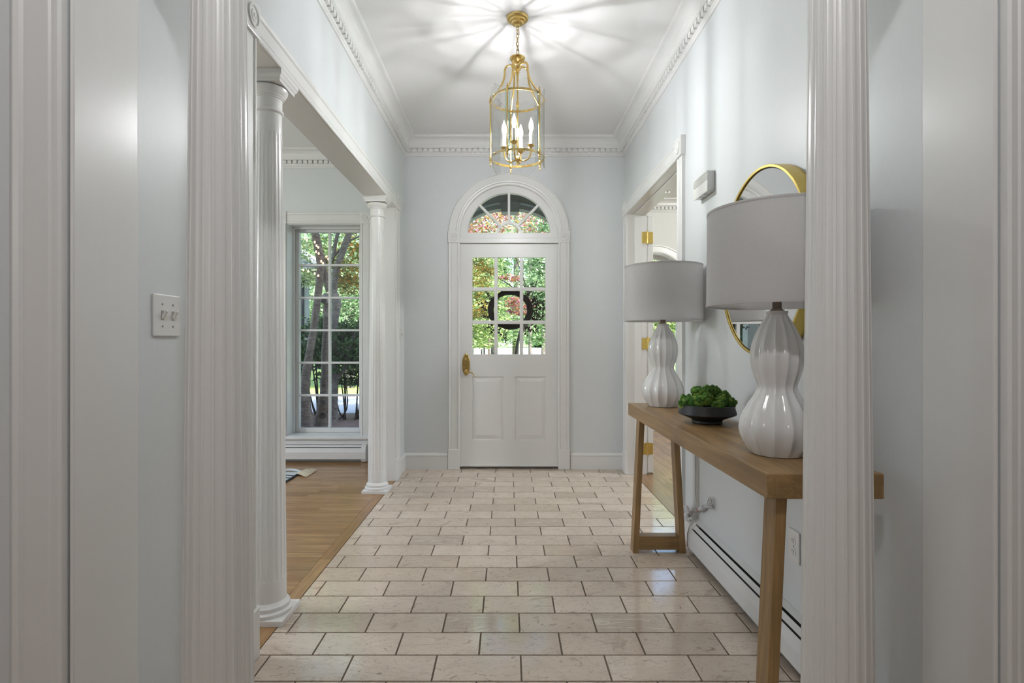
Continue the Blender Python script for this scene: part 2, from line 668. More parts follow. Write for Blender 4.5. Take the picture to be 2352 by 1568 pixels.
tile_cache = {}
row = 0
y_line0 = 2.0156
k0 = -int((y_line0 - HY0) / TH) - 1
for k in range(k0, 20):
    ya, yb = y_line0 + (k - 1) * TH, y_line0 + k * TH
    ya, yb = max(ya, HY0), min(yb, YF + 0.004)
    if yb - ya < 0.02:
        continue
    phase = 0.0482 if (k % 2 == 0) else 0.0482 - TW / 2
    xr = 1.105 if (ya > RO0 - 0.1 and yb < RO1 + 0.1) else XR - 0.001
    xl = XL + 0.006
    j = math.floor((xl - phase) / TW)
    while phase + j * TW < xr:
        xa, xb = max(phase + j * TW, xl - G / 2), min(phase + (j + 1) * TW, xr + G / 2)
        j += 1
        if xb - xa < 0.018:
            continue
        key = (round(xb - xa, 3), round(yb - ya, 3))
        if key not in tile_cache:
            tile_cache[key] = tile_mesh(xb - xa - G, yb - ya - G)
        inst(tile_cache[key], 'tile', fl, ((xa + xb) / 2, (ya + yb) / 2, random.uniform(-0.0004, 0.0002)))

# floors of the neighbouring rooms
fd = MB().box(-4.8, XLo + 0.03, 0.9, YD + 0.05, -0.15, -0.008).build('floor_dining', 'oak_x', org=(-2.5, 3, 0))
smark(fd, 'honey oak strip floor of the dining room left of the columns')
unit = MB().box(-0.5, 0.5, -0.5, 0.5, -0.012, 0.0).mesh('plank', 'oak_x')
unit_y = MB().box(-0.5, 0.5, -0.5, 0.5, -0.012, 0.0).mesh('plank', 'oak_y')
PW = 0.0572
y = 2.02
rng = random.Random(3)
cnt = 0
while y < YD:
    x = -1.002
    first = True
    while x > -3.35:
        ln = rng.uniform(0.5, 1.5) * (0.6 if first else 1.0)
        first = False
        xa = max(x - ln, -3.4)
        inst(unit, 'plank', fd, ((x + xa) / 2, y + PW / 2, rng.uniform(-0.0006, 0)), (x - xa - 0.0012, min(PW, YD - y) - 0.0012, 1))
        x = xa
    y += PW
y = LO0
for ln in (0.9, 1.15, 0.48):
    inst(unit_y, 'plank', fd, (-0.969, y + ln / 2, 0.0006), (0.063, ln - 0.001, 1))
    y += ln
fr = MB().box(1.112, 4.8, 1.9, YR + 0.05, -0.15, -0.008).build('floor_library', 'oak_y', org=(3, 4.5, 0))
smark(fr, 'glossy oak plank floor of the room beyond the right doorway')
x = 1.109
widths = [0.165] + [0.09] * 14
for i, wd in enumerate(widths):
    y = 2.5 if i else RO0
    while y < (YR if i else RO1 - 0.001):
        ln = rng.uniform(0.9, 2.0) if i else RO1 - RO0
        yb = min(y + ln, YR if i else RO1)
        if not (i and x < XRo + 0.005 and (y < RO0 or yb > RO1)):
            inst(unit_y, 'plank', fr, (x + wd / 2, (y + yb) / 2, rng.uniform(-0.0006, 0)), (wd - 0.0012, yb - y - 0.0012, 1))
        y = yb
    x += wd
fh = MB().box(-3.2, 3.2, -3.0, HY0, -0.15, 0.0).build('floor_hall', 'oak_x', org=(0, -1, 0))
smark(fh, 'oak floor of the hall before the foyer')

cl = MB().box(-4.9, 4.9, -3.1, 5.62, ZC, ZC + 0.2).box(XR, 4.9, 5.62, YR + 0.3, ZC, ZC + 0.2).build('ceiling', 'ceiling_paint', org=(0, 2, ZC))
smark(cl, 'off-white plaster ceiling')


up = MB().box(-4.9, 4.9, -3.1, 5.9, ZC + 0.25, 7.0).build('wall_upper_shade_block', 'siding_grey', org=(0, 1.4, ZC + 0.25))  # unseen mass added to keep the sun off the near trees
smark(up, 'unseen upper block added above the ceiling to shade the near trees')


def wallbox(name, label, boxes, mat='wall_paint'):
    m = MB()
    xs = np.mean([[b[0], b[1]] for b in boxes])
    ys = np.mean([[b[2], b[3]] for b in boxes])
    for b in boxes:
        m.box(*b)
    return smark(m.build(name, mat, org=(float(xs), float(ys), 0)), label)


wallbox('wall_left', 'pale blue foyer wall with a wide columned opening on the left',
        [(XLo, XL, HY1, LO0, 0, ZC), (XLo, XL, LO1, 5.57, 0, ZC), (XLo, XL, LO0, LO1, ZO, ZC)])
wallbox('wall_right', 'pale blue foyer wall with the doorway and the console table',
        [(XR, XRo, HY1, RO0, 0, ZC), (XR, XRo, RO1, YR, 0, ZC), (XR, XRo, RO0, RO1, ZO, ZC)])
wallbox('wall_hall', 'wall between the hall and the foyer',
        [(-3.2, XL - 0.004, HY0, HY1, 0, ZC), (XR + 0.004, 3.2, HY0, HY1, 0, ZC), (XL - 0.004, XR + 0.004, HY0, HY1, ZO + 0.02, ZC)])
wallbox('wall_hall_left', 'left wall of the hall', [(-3.3, -3.2, -3.0, HY1, 0, ZC)])
wallbox('wall_hall_right', 'right wall of the hall', [(3.2, 3.3, -3.0, HY1, 0, ZC)])
wallbox('wall_hall_back', 'back wall of the hall', [(-3.3, 3.3, -3.1, -3.0, 0, ZC)])

# front wall with the arched hole for door and fanlight
RW = 0.470
m = MB()
YB = YF + 0.20
m.box(XL - 0.001, DX - RW, YF, YB, 0, ZA).box(DX + RW, XR + 0.001, YF, YB, 0, ZA)
NA = 40
for k in range(NA):
    t0, t1 = PI - PI * k / NA, PI - PI * (k + 1) / NA
    xa, za = DX + RW * math.cos(t0), ZA + RW * math.sin(t0)
    xb, zb = DX + RW * math.cos(t1), ZA + RW * math.sin(t1)
    m.hexa([(xa, YF, za), (xb, YF, zb), (xb, YB, zb), (xa, YB, za)], [(xa, YF, ZC), (xb, YF, ZC), (xb, YB, ZC), (xa, YB, ZC)])
m.box(XL - 0.001, DX - RW, YF, YB, ZA, ZC).box(DX + RW, XR + 0.001, YF, YB, ZA, ZC)
smark(m.build('wall_front', 'wall_paint', org=(0, YF, 0)), 'pale blue front wall around the arched entrance door')

# dining room walls
WX0, WX1, WZ0, WZ1 = -2.142, -1.418, 0.245, 2.30
YDo = YD + 0.34
wallbox('wall_dining_front', 'grey-blue dining room wall around the tall window',
        [(-4.8, WX0, YD, YDo, 0, ZC), (WX1, XLo, YD, YDo, 0, ZC), (WX0, WX1, YD, YDo, 0, WZ0), (WX0, WX1, YD, YDo, WZ1, ZC)])
wallbox('wall_dining_left', 'left wall of the dining room with a wide opening added for daylight',
        [(-4.9, -4.8, 0.9, 2.2, 0, ZC), (-4.9, -4.8, 4.0, YDo, 0, ZC), (-4.9, -4.8, 2.2, 4.0, 0, 0.5), (-4.9, -4.8, 2.2, 4.0, 2.3, ZC)])  # opening added here to let daylight in
wallbox('wall_dining_back', 'back wall of the dining room', [(-4.8, -3.2, 0.8, 0.9, 0, ZC), (-3.3, -3.2, 0.9, HY1, 0, ZC), (-3.2, XLo, HY1, HY1 + 0.02, 0, ZC)])
# room on the right
AX, AR, AZ, AZ0 = 1.925, 0.375, 1.93, 0.55     # arched window: centre x, radius, spring height, sill
YRo = YR + 0.28
m = MB()
m.box(XRo, AX - AR, YR, YRo, 0, ZC).box(AX + AR, 4.8, YR, YRo, 0, ZC).box(AX - AR, AX + AR, YR, YRo, 0, AZ0)
for k in range(24):
    t0, t1 = PI - PI * k / 24, PI - PI * (k + 1) / 24
    xa, za = AX + AR * math.cos(t0), AZ + AR * math.sin(t0)
    xb, zb = AX + AR * math.cos(t1), AZ + AR * math.sin(t1)
    m.hexa([(xa, YR, za), (xb, YR, zb), (xb, YRo, zb), (xa, YRo, za)], [(xa, YR, ZC), (xb, YR, ZC), (xb, YRo, ZC), (xa, YRo, ZC)])
smark(m.build('wall_library_front', 'ceiling_paint', org=(AX, YR, 0)), 'off-white wall around the arched window in the right room')
wallbox('wall_library_right', 'right wall of the right room with a wide opening added for daylight',
        [(4.8, 4.9, 1.9, 3.6, 0, ZC), (4.8, 4.9, 5.6, YRo, 0, ZC), (4.8, 4.9, 3.6, 5.6, 0, 0.5), (4.8, 4.9, 3.6, 5.6, 2.3, ZC)], 'ceiling_paint')  # opening added here to brighten the room
wallbox('wall_library_back', 'back wall of the right room', [(XRo, 4.8, 1.8, 1.9, 0, ZC)], 'ceiling_paint')

# ------------------------------------------------------------------ crown mouldings with dentils
CROWN = [(0, 2.839), (0.010, 2.839), (0.012, 2.846), (0.007, 2.851), (0.007, 2.858), (0.013, 2.862), (0.015, 2.869), (0.015, 2.903),
         (0.037, 2.905), (0.037, 2.913), (0.043, 2.917), (0.046, 2.924)]
for k in range(7):
    a = (PI / 2) * k / 6
    CROWN.append((0.104 - 0.056 * math.cos(a), 2.928 + 0.052 * math.sin(a)))
CROWN += [(0.112, 2.982), (0.116, 2.988), (0.116, 3.0), (0, 3.0)]
dent_x = MB().box(-0.0175, 0.0175, -0.010, 0.010, -0.0145, 0.0145).mesh('dentil', 'trim_white')
dent_y = MB().box(-0.010, 0.010, -0.0175, 0.0175, -0.0145, 0.0145).mesh('dentil', 'trim_white')


def crown(name, label, p0, p1, nrm, m0=1, m1=-1):
    p0, p1, nrm = Vector((*p0, 0)), Vector((*p1, 0)), Vector((*nrm, 0))
    a = p1 - p0
    mid = (p0 + p1) / 2
    o = MB().prism(CROWN, p0, nrm, (0, 0, 1), a, (m0, 0), (m1, 0)).build(name, 'trim_white', org=tuple(mid + Vector((0, 0, 2.9))))
    smark(o, label)
    L = a.length
    n = int((L - 0.06) / 0.05)
    ad = a.normalized()
    off = (L - n * 0.05) / 2
    for k in range(n + 1):
        q = p0 + ad * (off + 0.05 * k) + nrm * 0.0245
        inst(dent_x if abs(ad.x) > 0.5 else dent_y, 'dentil', o, (q.x, q.y, 2.888))


crown('trim_1', 'white dentil crown moulding along the foyer left wall', (XL, HY1), (XL, YF), (1, 0))
crown('trim_2', 'white dentil crown moulding along the foyer right wall', (XR, HY1), (XR, YF), (-1, 0))
crown('trim_3', 'white dentil crown moulding above the front door', (XL, YF), (XR, YF), (0, -1))
crown('trim_4', 'white dentil crown moulding over the dining room window', (-3.4, YD), (XLo, YD), (0, -1), 0, -1)
crown('trim_5', 'white dentil crown moulding over the arched window in the right room', (XRo, YR), (3.6, YR), (0, -1), 1, 0)

# ------------------------------------------------------------------ casings
CAS = [(0, 0), (0, 0.016), (0.006, 0.020), (0.014, 0.020), (0.019, 0.014), (0.024, 0.014), (0.028, 0.017), (0.078, 0.017),
       (0.083, 0.013), (0.088, 0.019), (0.098, 0.022), (0.104, 0.020), (0.104, 0)]
CW = 0.104


def rosette_block(parent, c, nrm, size=0.118, depth=0.030):
    """square block on a wall at c (on the wall face) with a turned bull's-eye"""
    c, nrm = Vector(c), Vector(nrm)
    h = size / 2
    if abs(nrm.x) > 0.5:
        a, b = sorted((c.x, c.x + nrm.x * depth))
        blk = MB().box(a, b, c.y - h, c.y + h, c.z - h, c.z + h).build('rosette_block', 'trim_white', parent, bevel=0.003)
        ax = 'x'
    else:
        a, b = sorted((c.y, c.y + nrm.y * depth))
        blk = MB().box(c.x - h, c.x + h, a, b, c.z - h, c.z + h).build('rosette_block', 'trim_white', parent, bevel=0.003)
        ax = 'y'
    s = 1 if (nrm.x + nrm.y) > 0 else -1
    prof = [(0.042, depth - 0.002), (0.040, depth + 0.006), (0.034, depth + 0.006), (0.030, depth + 0.001), (0.022, depth + 0.001), (0.018, depth + 0.005),
            (0.012, depth + 0.005), (0.009, depth + 0.002), (0.006, depth + 0.007), (0.0, depth + 0.008)]
    sc = size / 0.118
    prof = [(r * sc, s * (d if i else d)) for i, (r, d) in enumerate(prof)]
    MB().lathe(prof, c, 28, ax).build('rosette', 'trim_white', blk, smooth=40)


def casing_vertical(parent, wallpt, along, nrm, z0, z1, name='casing_leg'):
    MB().prism(CAS, (wallpt[0], wallpt[1], z0), along, nrm, (0, 0, z1 - z0)).build(name, 'trim_white', parent, smooth=30)


def opening_trim(name, label, xw, nx, ya, yb, ztop, plinth=True):
    """cased opening in a side wall: legs outside ya..yb, head above, rosette corners, plinths"""
    o = structure(name, label, (xw, (ya + yb) / 2, 0))
    zp = 0.185
    casing_vertical(o, (xw, ya), (0, -1, 0), (nx, 0, 0), zp, ztop)
    casing_vertical(o, (xw, yb), (0, 1, 0), (nx, 0, 0), zp, ztop)
    MB().prism(CAS, (xw, ya, ztop), (0, 0, 1), (nx, 0, 0), (0, yb - ya, 0)).build('casing_head', 'trim_white', o, smooth=30)
    for yc in (ya - CW / 2, yb + CW / 2):
        rosette_block(o, (xw, yc, ztop + CW / 2), (nx, 0, 0))
        if plinth:
            x0, x1 = sorted((xw, xw + nx * 0.028))
            MB().box(x0, x1, yc - 0.058, yc + 0.058, 0, zp).build('plinth_block', 'trim_white', o, bevel=0.004)
    return o


o = opening_trim('trim_6', 'white fluted casing of the columned opening to the dining room', XL, 1, LO0, LO1, ZO)
MB().box(XLo - 0.002, XL + 0.004, LO0 - 0.018, LO0 + 0.004, 0, ZO).build('jamb', 'trim_white', o, bevel=0.002)
MB().box(XLo - 0.002, XL + 0.004, LO1 - 0.004, LO1 + 0.018, 0, ZO).build('jamb', 'trim_white', o, bevel=0.002)
MB().box(XLo - 0.002, XL + 0.004, LO0 + 0.004, LO1 - 0.004, ZO - 0.0015, ZO + 0.018).build('head_jamb', 'trim_white', o, bevel=0.002)
o = opening_trim('trim_7', 'white casing with corner rosettes around the right doorway', XR, -1, RO0, RO1, ZO)
MB().box(XR - 0.004, XRo + 0.002, RO0 - 0.018, RO0 + 0.004, 0, ZO).build('jamb', 'trim_white', o, bevel=0.002)
MB().box(XR - 0.004, XRo + 0.002, RO1 - 0.0004, RO1 + 0.018, 0, ZO).build('jamb', 'trim_white', o, bevel=0.002)
MB().box(XR - 0.004, XRo + 0.002, RO0 + 0.004, RO1 - 0.0004, ZO - 0.0015, ZO + 0.018).build('head_jamb', 'trim_white', o, bevel=0.002)
MB().box(XR + 0.055, XR + 0.115, RO1 - 0.011, RO1, 0, ZO - 0.001).build('door_stop', 'trim_white', o, bevel=0.002)
MB().box(XR + 0.055, XR + 0.115, RO0 + 0.001, RO1 - 0.012, ZO - 0.011, ZO).build('door_stop', 'trim_white', o, bevel=0.002)
MB().box(XRo - 0.002, XRo + 0.0135, RO1 + 0.012, RO1 + 0.03, 0.005, ZO).build('slit_filler', 'trim_white', o)  # white filler strip put in so the hinge slit looks bright
MB().lathe([(0.018, ZO - 0.0005), (0.018, ZO - 0.003), (0.009, ZO - 0.003), (0.007, ZO - 0.009), (0.0, ZO - 0.010)], (XR + 0.138, 4.05, 0), 16).build('ball_catch', 'chrome', o, smooth=40)

# jamb and casing of the opening from the hall
o = structure('trim_8', 'white wood jambs and casing of the opening between hall and foyer', (0.05, HY0, 0))
for s, xw in ((-1, XL), (1, XR)):
    a, b = sorted((xw, xw - s * 0.010))
    MB().box(a, b, HY0, HY1 + 0.012, 0, ZO + 0.02).build('jamb', 'trim_white', o, bevel=0.0045)
    MB().prism(CAS, (xw - s * 0.004 + s * 0.006, HY0, 0), (s, 0, 0), (0, -1, 0), (0, 0, ZO + 0.02)).build('casing_leg', 'trim_white', o, smooth=30)
MB().box(XL, XR, HY0, HY1 + 0.012, ZO + 0.002, ZO + 0.02).build('head_jamb', 'trim_white', o)
MB().prism(CAS, (XL - CW, HY0, ZO + 0.02), (0, 0, 1), (0, -1, 0), (XR - XL + 2 * CW, 0, 0)).build('casing_head', 'trim_white', o, smooth=30)

# baseboards
BASE = [(0, 0), (0.014, 0), (0.014, 0.118), (0.018, 0.122), (0.018, 0.130), (0.012, 0.136), (0.008, 0.145), (0.004, 0.148), (0, 0.148)]


def baseboard(name, label, segs, mat='trim_white'):
    s0 = segs[0]
    o = structure(name, label, (s0[0][0], s0[0][1], 0))
    for p0, p1, nrm in segs:
        MB().prism(BASE, (*p0, 0), (*nrm, 0), (0, 0, 1), (p1[0] - p0[0], p1[1] - p0[1], 0)).build('baseboard_length', mat, o, smooth=30)
    return o


baseboard('baseboard_left', 'white baseboard on the foyer left wall', [((XL, LO1 + CW + 0.005), (XL, YF), (1, 0)), ((XL, HY1 + 0.012), (XL, LO0 - CW - 0.007), (1, 0))])
baseboard('baseboard_front', 'white baseboard either side of the front door', [((XL, YF), (-0.545, YF), (0, -1)), ((0.570, YF), (XR, YF), (0, -1))])
baseboard('baseboard_right', 'white baseboard on the foyer right wall', [((XR, 3.005), (XR, RO0 - CW - 0.007), (-1, 0)), ((XR, RO1 + CW + 0.007), (XR, YF), (-1, 0))])
baseboard('baseboard_dining', 'white baseboard under the dining room wall', [((WX1 + 0.05, YD), (XLo, YD), (0, -1)), ((XLo, LO1 + 0.02), (XLo, YD), (-1, 0))])
baseboard('baseboard_library', 'white baseboard in the right room', [((XRo, YR), (4.8, YR), (0, -1))])

# ------------------------------------------------------------------ front door, frame and fanlight
Y0 = YF - 0.0
o = structure('trim_9', 'white arched casing with rosette blocks around the front door', (DX, YF, 0))
for s in (-1, 1):
    xi = DX + s * 0.447
    MB().prism([(q[0] * 0.96, q[1]) for q in CAS], (xi, YF, 0.185), (s, 0, 0), (0, -1, 0), (0, 0, 2.085 - 0.185)).build('casing_leg', 'trim_white', o, smooth=30)
    a, b = sorted((DX + s * 0.447, DX + s * 0.553))
    MB().box(a, b, YF - 0.026, YF, 0, 0.185).build('plinth_block', 'trim_white', o, bevel=0.004)
    rosette_block(o, (DX + s * 0.500, YF, 2.108), (0, -1, 0), 0.108, 0.026)
arc = [(0.547, YF), (0.547, YF - 0.022), (0.541, YF - 0.024), (0.535, YF - 0.018), (0.486, YF - 0.016), (0.476, YF - 0.022), (0.468, YF - 0.020),
       (0.462, YF - 0.008), (0.448, YF - 0.004), (0.440, YF + 0.006), (0.440, YF + 0.03), (0.475, YF + 0.03)]
MB().sweep_arc(arc, (DX, 0, ZA + 0.004), 48, 0, PI).build('arch_casing', 'trim_white', o, smooth=30)
MB().box(DX - 0.45, DX + 0.45, YF - 0.012, YF + 0.07, 2.053, 2.100).build('transom_bar', 'trim_white', o, bevel=0.004)
for s in (-1, 1):
    a, b = sorted((DX + s * 0.4515, DX + s * 0.472))
    MB().box(a, b, YF - 0.001, YF + 0.16, 0, 2.165).build('jamb', 'trim_white', o)
MB().box(DX - 0.47, DX + 0.47, YF - 0.004, YF + 0.19, -0.003, 0.010).build('threshold', 'bark', o, bevel=0.003)

fan = structure('window_1', 'half-round fanlight with radiating bars over the front door', (DX, YF, ZA))
RG = 0.374
ys0, ys1 = YF + 0.008, YF + 0.045
zb = 2.150
m = MB().sweep_arc([(0.442, ys0), (0.380, ys0), (0.374, ys0 + 0.008), (0.374, ys1), (0.442, ys1)], (DX, 0, ZA), 48, 0, PI)
m.box(DX - 0.443, DX + 0.443, ys0 - 0.002, ys1 + 0.001, 2.098, zb)
m.build('sash', 'trim_white', fan, smooth=30)
HUB = 0.108
MB().sweep_arc([(HUB + 0.013, ys0 + 0.004), (HUB - 0.011, ys0 + 0.004), (HUB - 0.011, ys1), (HUB + 0.013, ys1)], (DX, 0, ZA), 24, 0, PI).build('hub_bar', 'trim_white', fan, smooth=30)
for th in (PI / 4, PI / 2, 3 * PI / 4):
    c, s = math.cos(th), math.sin(th)
    hw = 0.0115
    bot, top = [], []
    for yy, lst in ((ys0 + 0.002, bot), (ys1, top)):
        for r, q in ((HUB, -hw), (RG + 0.008, -hw), (RG + 0.008, hw), (HUB, hw)):
            lst.append((DX + r * c - q * s, yy, ZA + r * s + q * c))
    MB().hexa(bot, top).build('glazing_bar', 'trim_white', fan, bevel=0.003)
yg = YF + 0.030
m = MB().sweep_arc([(0.001, yg), (HUB, yg), (HUB, yg + 0.004), (0.001, yg + 0.004)], (DX, 0, ZA), 20, 0, PI)
m.build('pane', 'window_glass', fan)
for k in range(4):
    a0 = k * PI / 4
    MB().sweep_arc([(HUB, yg), (RG + 0.004, yg), (RG + 0.004, yg + 0.004), (HUB, yg + 0.004)], (DX, 0, ZA), 12, a0, a0 + PI / 4).build('pane', 'window_glass', fan)

door = structure('door_1', 'white front door with nine lites over two raised panels', (DX, YF, 0))
dx0, dx1 = DX - 0.4475, DX + 0.4475
dz0, dz1 = 0.018, 2.049
dy0, dy1 = YF + 0.012, YF + 0.057
sc = YF / FPX


def X(px):
    return (px - CX0) * sc


def Z(py):
    return CAMH + (CY0 - py) * sc


cx = [(1084.4, 1135), (1143, 1194), (1202, 1253)]
cz = [(590, 659), (667.5, 735.6), (744, 813.5)]
lx0, lx1 = X(1084.4), X(1253)
m = MB()
m.box(dx0, lx0, dy0, dy1, dz0, dz1).box(lx1, dx1, dy0, dy1, dz0, dz1)
m.box(lx0, lx1, dy0, dy1, Z(590), dz1).box(lx0, lx1, dy0, dy1, Z(864.8), Z(813.5)).box(lx0, lx1, dy0, dy1, dz0, Z(1011))
m.box(X(1156), X(1183), dy0, dy1, Z(1011), Z(864.8))
m.build('door_leaf', 'door_paint', door)
for k in range(2):
    xa, xb = X(cx[k][1]), X(cx[k + 1][0])
    MB().box(xa, xb, dy0 + 0.004, dy1 - 0.004, Z(813.5), Z(590)).build('glazing_bar', 'door_paint', door, bevel=0.005)
    za, zb2 = Z(cz[k + 1][0]), Z(cz[k][1])
    MB().box(lx0, lx1, dy0 + 0.005, dy1 - 0.005, za, zb2).build('glazing_bar', 'door_paint', door, bevel=0.005)
for a in cx:
    for b in cz:
        MB().box(X(a[0]) - 0.002, X(a[1]) + 0.002, dy0 + 0.021, dy0 + 0.025, Z(b[1]) - 0.002, Z(b[0]) + 0.002).build('pane', 'window_glass', door)
for xa, xb in ((1083, 1156), (1183, 1254.5)):
    a, b, c, d = X(xa), X(xb), Z(1011), Z(864.8)
    m = MB()
    q = [(0, dy0 + 0.001), (0.004, dy0 + 0.012), (0.010, dy0 + 0.012), (0.040, dy0 + 0.004), (0.044, dy0 + 0.003)]
    vs, fs = [], []
    for i, (ins, yy) in enumerate(q):
        vs += [(a + ins, yy, c + ins), (b - ins, yy, c + ins), (b - ins, yy, d - ins), (a + ins, yy, d - ins)]
    for i in range(len(q) - 1):
        for k in range(4):
            k2 = (k + 1) % 4
            fs.append((i * 4 + k, i * 4 + k2, i * 4 + 4 + k2, i * 4 + 4 + k))
    L = (len(q) - 1) * 4
    fs.append((L, L + 1, L + 2, L + 3))
    vs += [(a, dy1 - 0.002, c), (b, dy1 - 0.002, c), (b, dy1 - 0.002, d), (a, dy1 - 0.002, d)]
    B = L + 4
    fs.append((B + 3, B + 2, B + 1, B))
    for k in range(4):
        fs.append((k, B + k, B + (k + 1) % 4, (k + 1) % 4))
    MB().add(vs, fs).build('raised_panel', 'door_paint', door)
MB().box(dx0, dx1, dy0 - 0.006, dy0 + 0.001, dz0 + 0.004, dz0 + 0.026).build('weather_strip', 'door_paint', door, bevel=0.002)
MB().lathe([(0.0, -0.002), (0.006, -0.001), (0.007, 0.001)], (X(1069), dy0, Z(895)), 12, 'y').build('screw_plug', 'plastic_white', door)
for py in (616.5, 813.5, 1009.5):
    h = MB()
    xh = X(1285)
    for i, (za, zz) in enumerate(((-0.052, -0.0175), (-0.0165, 0.0165), (0.0175, 0.052))):
        h.tube([(xh, dy0 - 0.006, Z(py) + za), (xh, dy0 - 0.006, Z(py) + zz)], 0.0068, 12)
    h.ball((xh, dy0 - 0.006, Z(py) + 0.055), 0.006)
    h.ball((xh, dy0 - 0.006, Z(py) - 0.055), 0.006)
    h.box(xh - 0.004, xh + 0.006, dy0 - 0.002, dy0 + 0.002, Z(py) - 0.052, Z(py) + 0.052)
    h.build('hinge', 'brass_aged', door, smooth=40)
# oval brass escutcheon with lever
ex, ez = X(1070.3), Z(837)
m = MB()
rx, rz = 0.036, 0.101
ring = []
for (s, yy) in ((1.0, dy0 + 0.001), (1.0, dy0 - 0.004), (0.9, dy0 - 0.008), (0.82, dy0 - 0.0075), (0.0, dy0 - 0.009)):
    ring.append((s, yy))
vs, fs = [], []
NS = 36
for s, yy in ring:
    for k in range(NS):
        a = 2 * PI * k / NS
        vs.append((ex + rx * s * math.cos(a), yy, ez + rz * s * math.sin(a)))
for j in range(len(ring) - 1):
    for k in range(NS):
        k2 = (k + 1) % NS
        fs.append((j * NS + k, j * NS + k2, (j + 1) * NS + k2, (j + 1) * NS + k))
pl = MB().add(vs, fs).build('escutcheon', 'brass_aged', door, smooth=40)
zl = Z(852)
lv = MB().lathe([(0.019, dy0 - 0.007), (0.016, dy0 - 0.018), (0.010, dy0 - 0.022), (0.010, dy0 - 0.052), (0.013, dy0 - 0.056), (0.0, dy0 - 0.060)], (ex, 0, zl), 20, 'y')
pts = [(ex + 0.002, dy0 - 0.050, zl), (ex + 0.012, dy0 - 0.052, zl - 0.012), (ex + 0.030, dy0 - 0.053, zl - 0.012), (ex + 0.046, dy0 - 0.053, zl - 0.009),
       (ex + 0.060, dy0 - 0.053, zl - 0.014), (ex + 0.071, dy0 - 0.053, zl - 0.026), (ex + 0.079, dy0 - 0.053, zl - 0.046)]
lv.tube(pts, [0.009, 0.008, 0.007, 0.0055, 0.0045, 0.004, 0.003], 10)
lv.build('lever', 'brass_aged', pl, smooth=40)
MB().lathe([(0.014, dy0 - 0.007), (0.013, dy0 - 0.013), (0.006, dy0 - 0.014), (0.0, dy0 - 0.012)], (ex, 0, Z(824)), 20, 'y').build('lock_cylinder', 'brass', pl, smooth=40)
MB().box(dx0 - 0.006, dx0 - 0.001, dy0 - 0.003, dy0 + 0.010, Z(858), Z(842)).build('strike_plate', 'brass_aged', door, bevel=0.001)

# open leaf of the right doorway, folded back into the next room
d2 = structure('door_2', 'white panelled door folded back behind the right doorway', (XRo, RO1, 0))
xa, xb = XRo + 0.014, XRo + 0.060
m = MB().box(xa, xb, RO1 + 0.006, RO1 + 0.700, 0.012, ZO - 0.010)
m.build('door_leaf', 'door_paint', d2, bevel=0.003)
for za, zz in ((0.25, 0.95), (1.15, 2.10)):
    MB().box(xb - 0.001, xb + 0.006, RO1 + 0.12, RO1 + 0.58, za, zz).build('raised_panel', 'door_paint', d2, bevel=0.005)
for zc in (2.068, 1.141, 0.222):
    h = MB()
    h.box(XRo - 0.042, XRo + 0.005, RO1 - 0.0035, RO1 - 0.0005, zc - 0.050, zc + 0.050)
    h.box(XRo + 0.011, XRo + 0.058, RO1 + 0.0025, RO1 + 0.0055, zc - 0.050, zc + 0.050)
    hg = h.build('hinge', 'brass_brushed', d2, bevel=0.001)
    k = MB().tube([(XRo + 0.008, RO1 - 0.005, zc - 0.052), (XRo + 0.008, RO1 - 0.005, zc + 0.052)], 0.0062, 12)
    k.ball((XRo + 0.008, RO1 - 0.005, zc + 0.056), 0.006).ball((XRo + 0.008, RO1 - 0.005, zc - 0.056), 0.006)
    k.build('hinge_pin', 'brass', hg, smooth=40)
    sw = MB()
    for sx in (-0.033, 0.046):
        for q, sz in ((0, -0.038), (0.010, -0.013), (0.010, 0.013), (0, 0.038)):
            yy = RO1 - 0.0035 if sx < 0 else RO1 + 0.0025
            sw.lathe([(0.0036, yy - 0.0006), (0.0, yy - 0.001)], (XRo + sx + (q if sx < 0 else -q), 0, zc + sz), 8, 'y')
    sw.build('screws', 'screw_metal', hg)

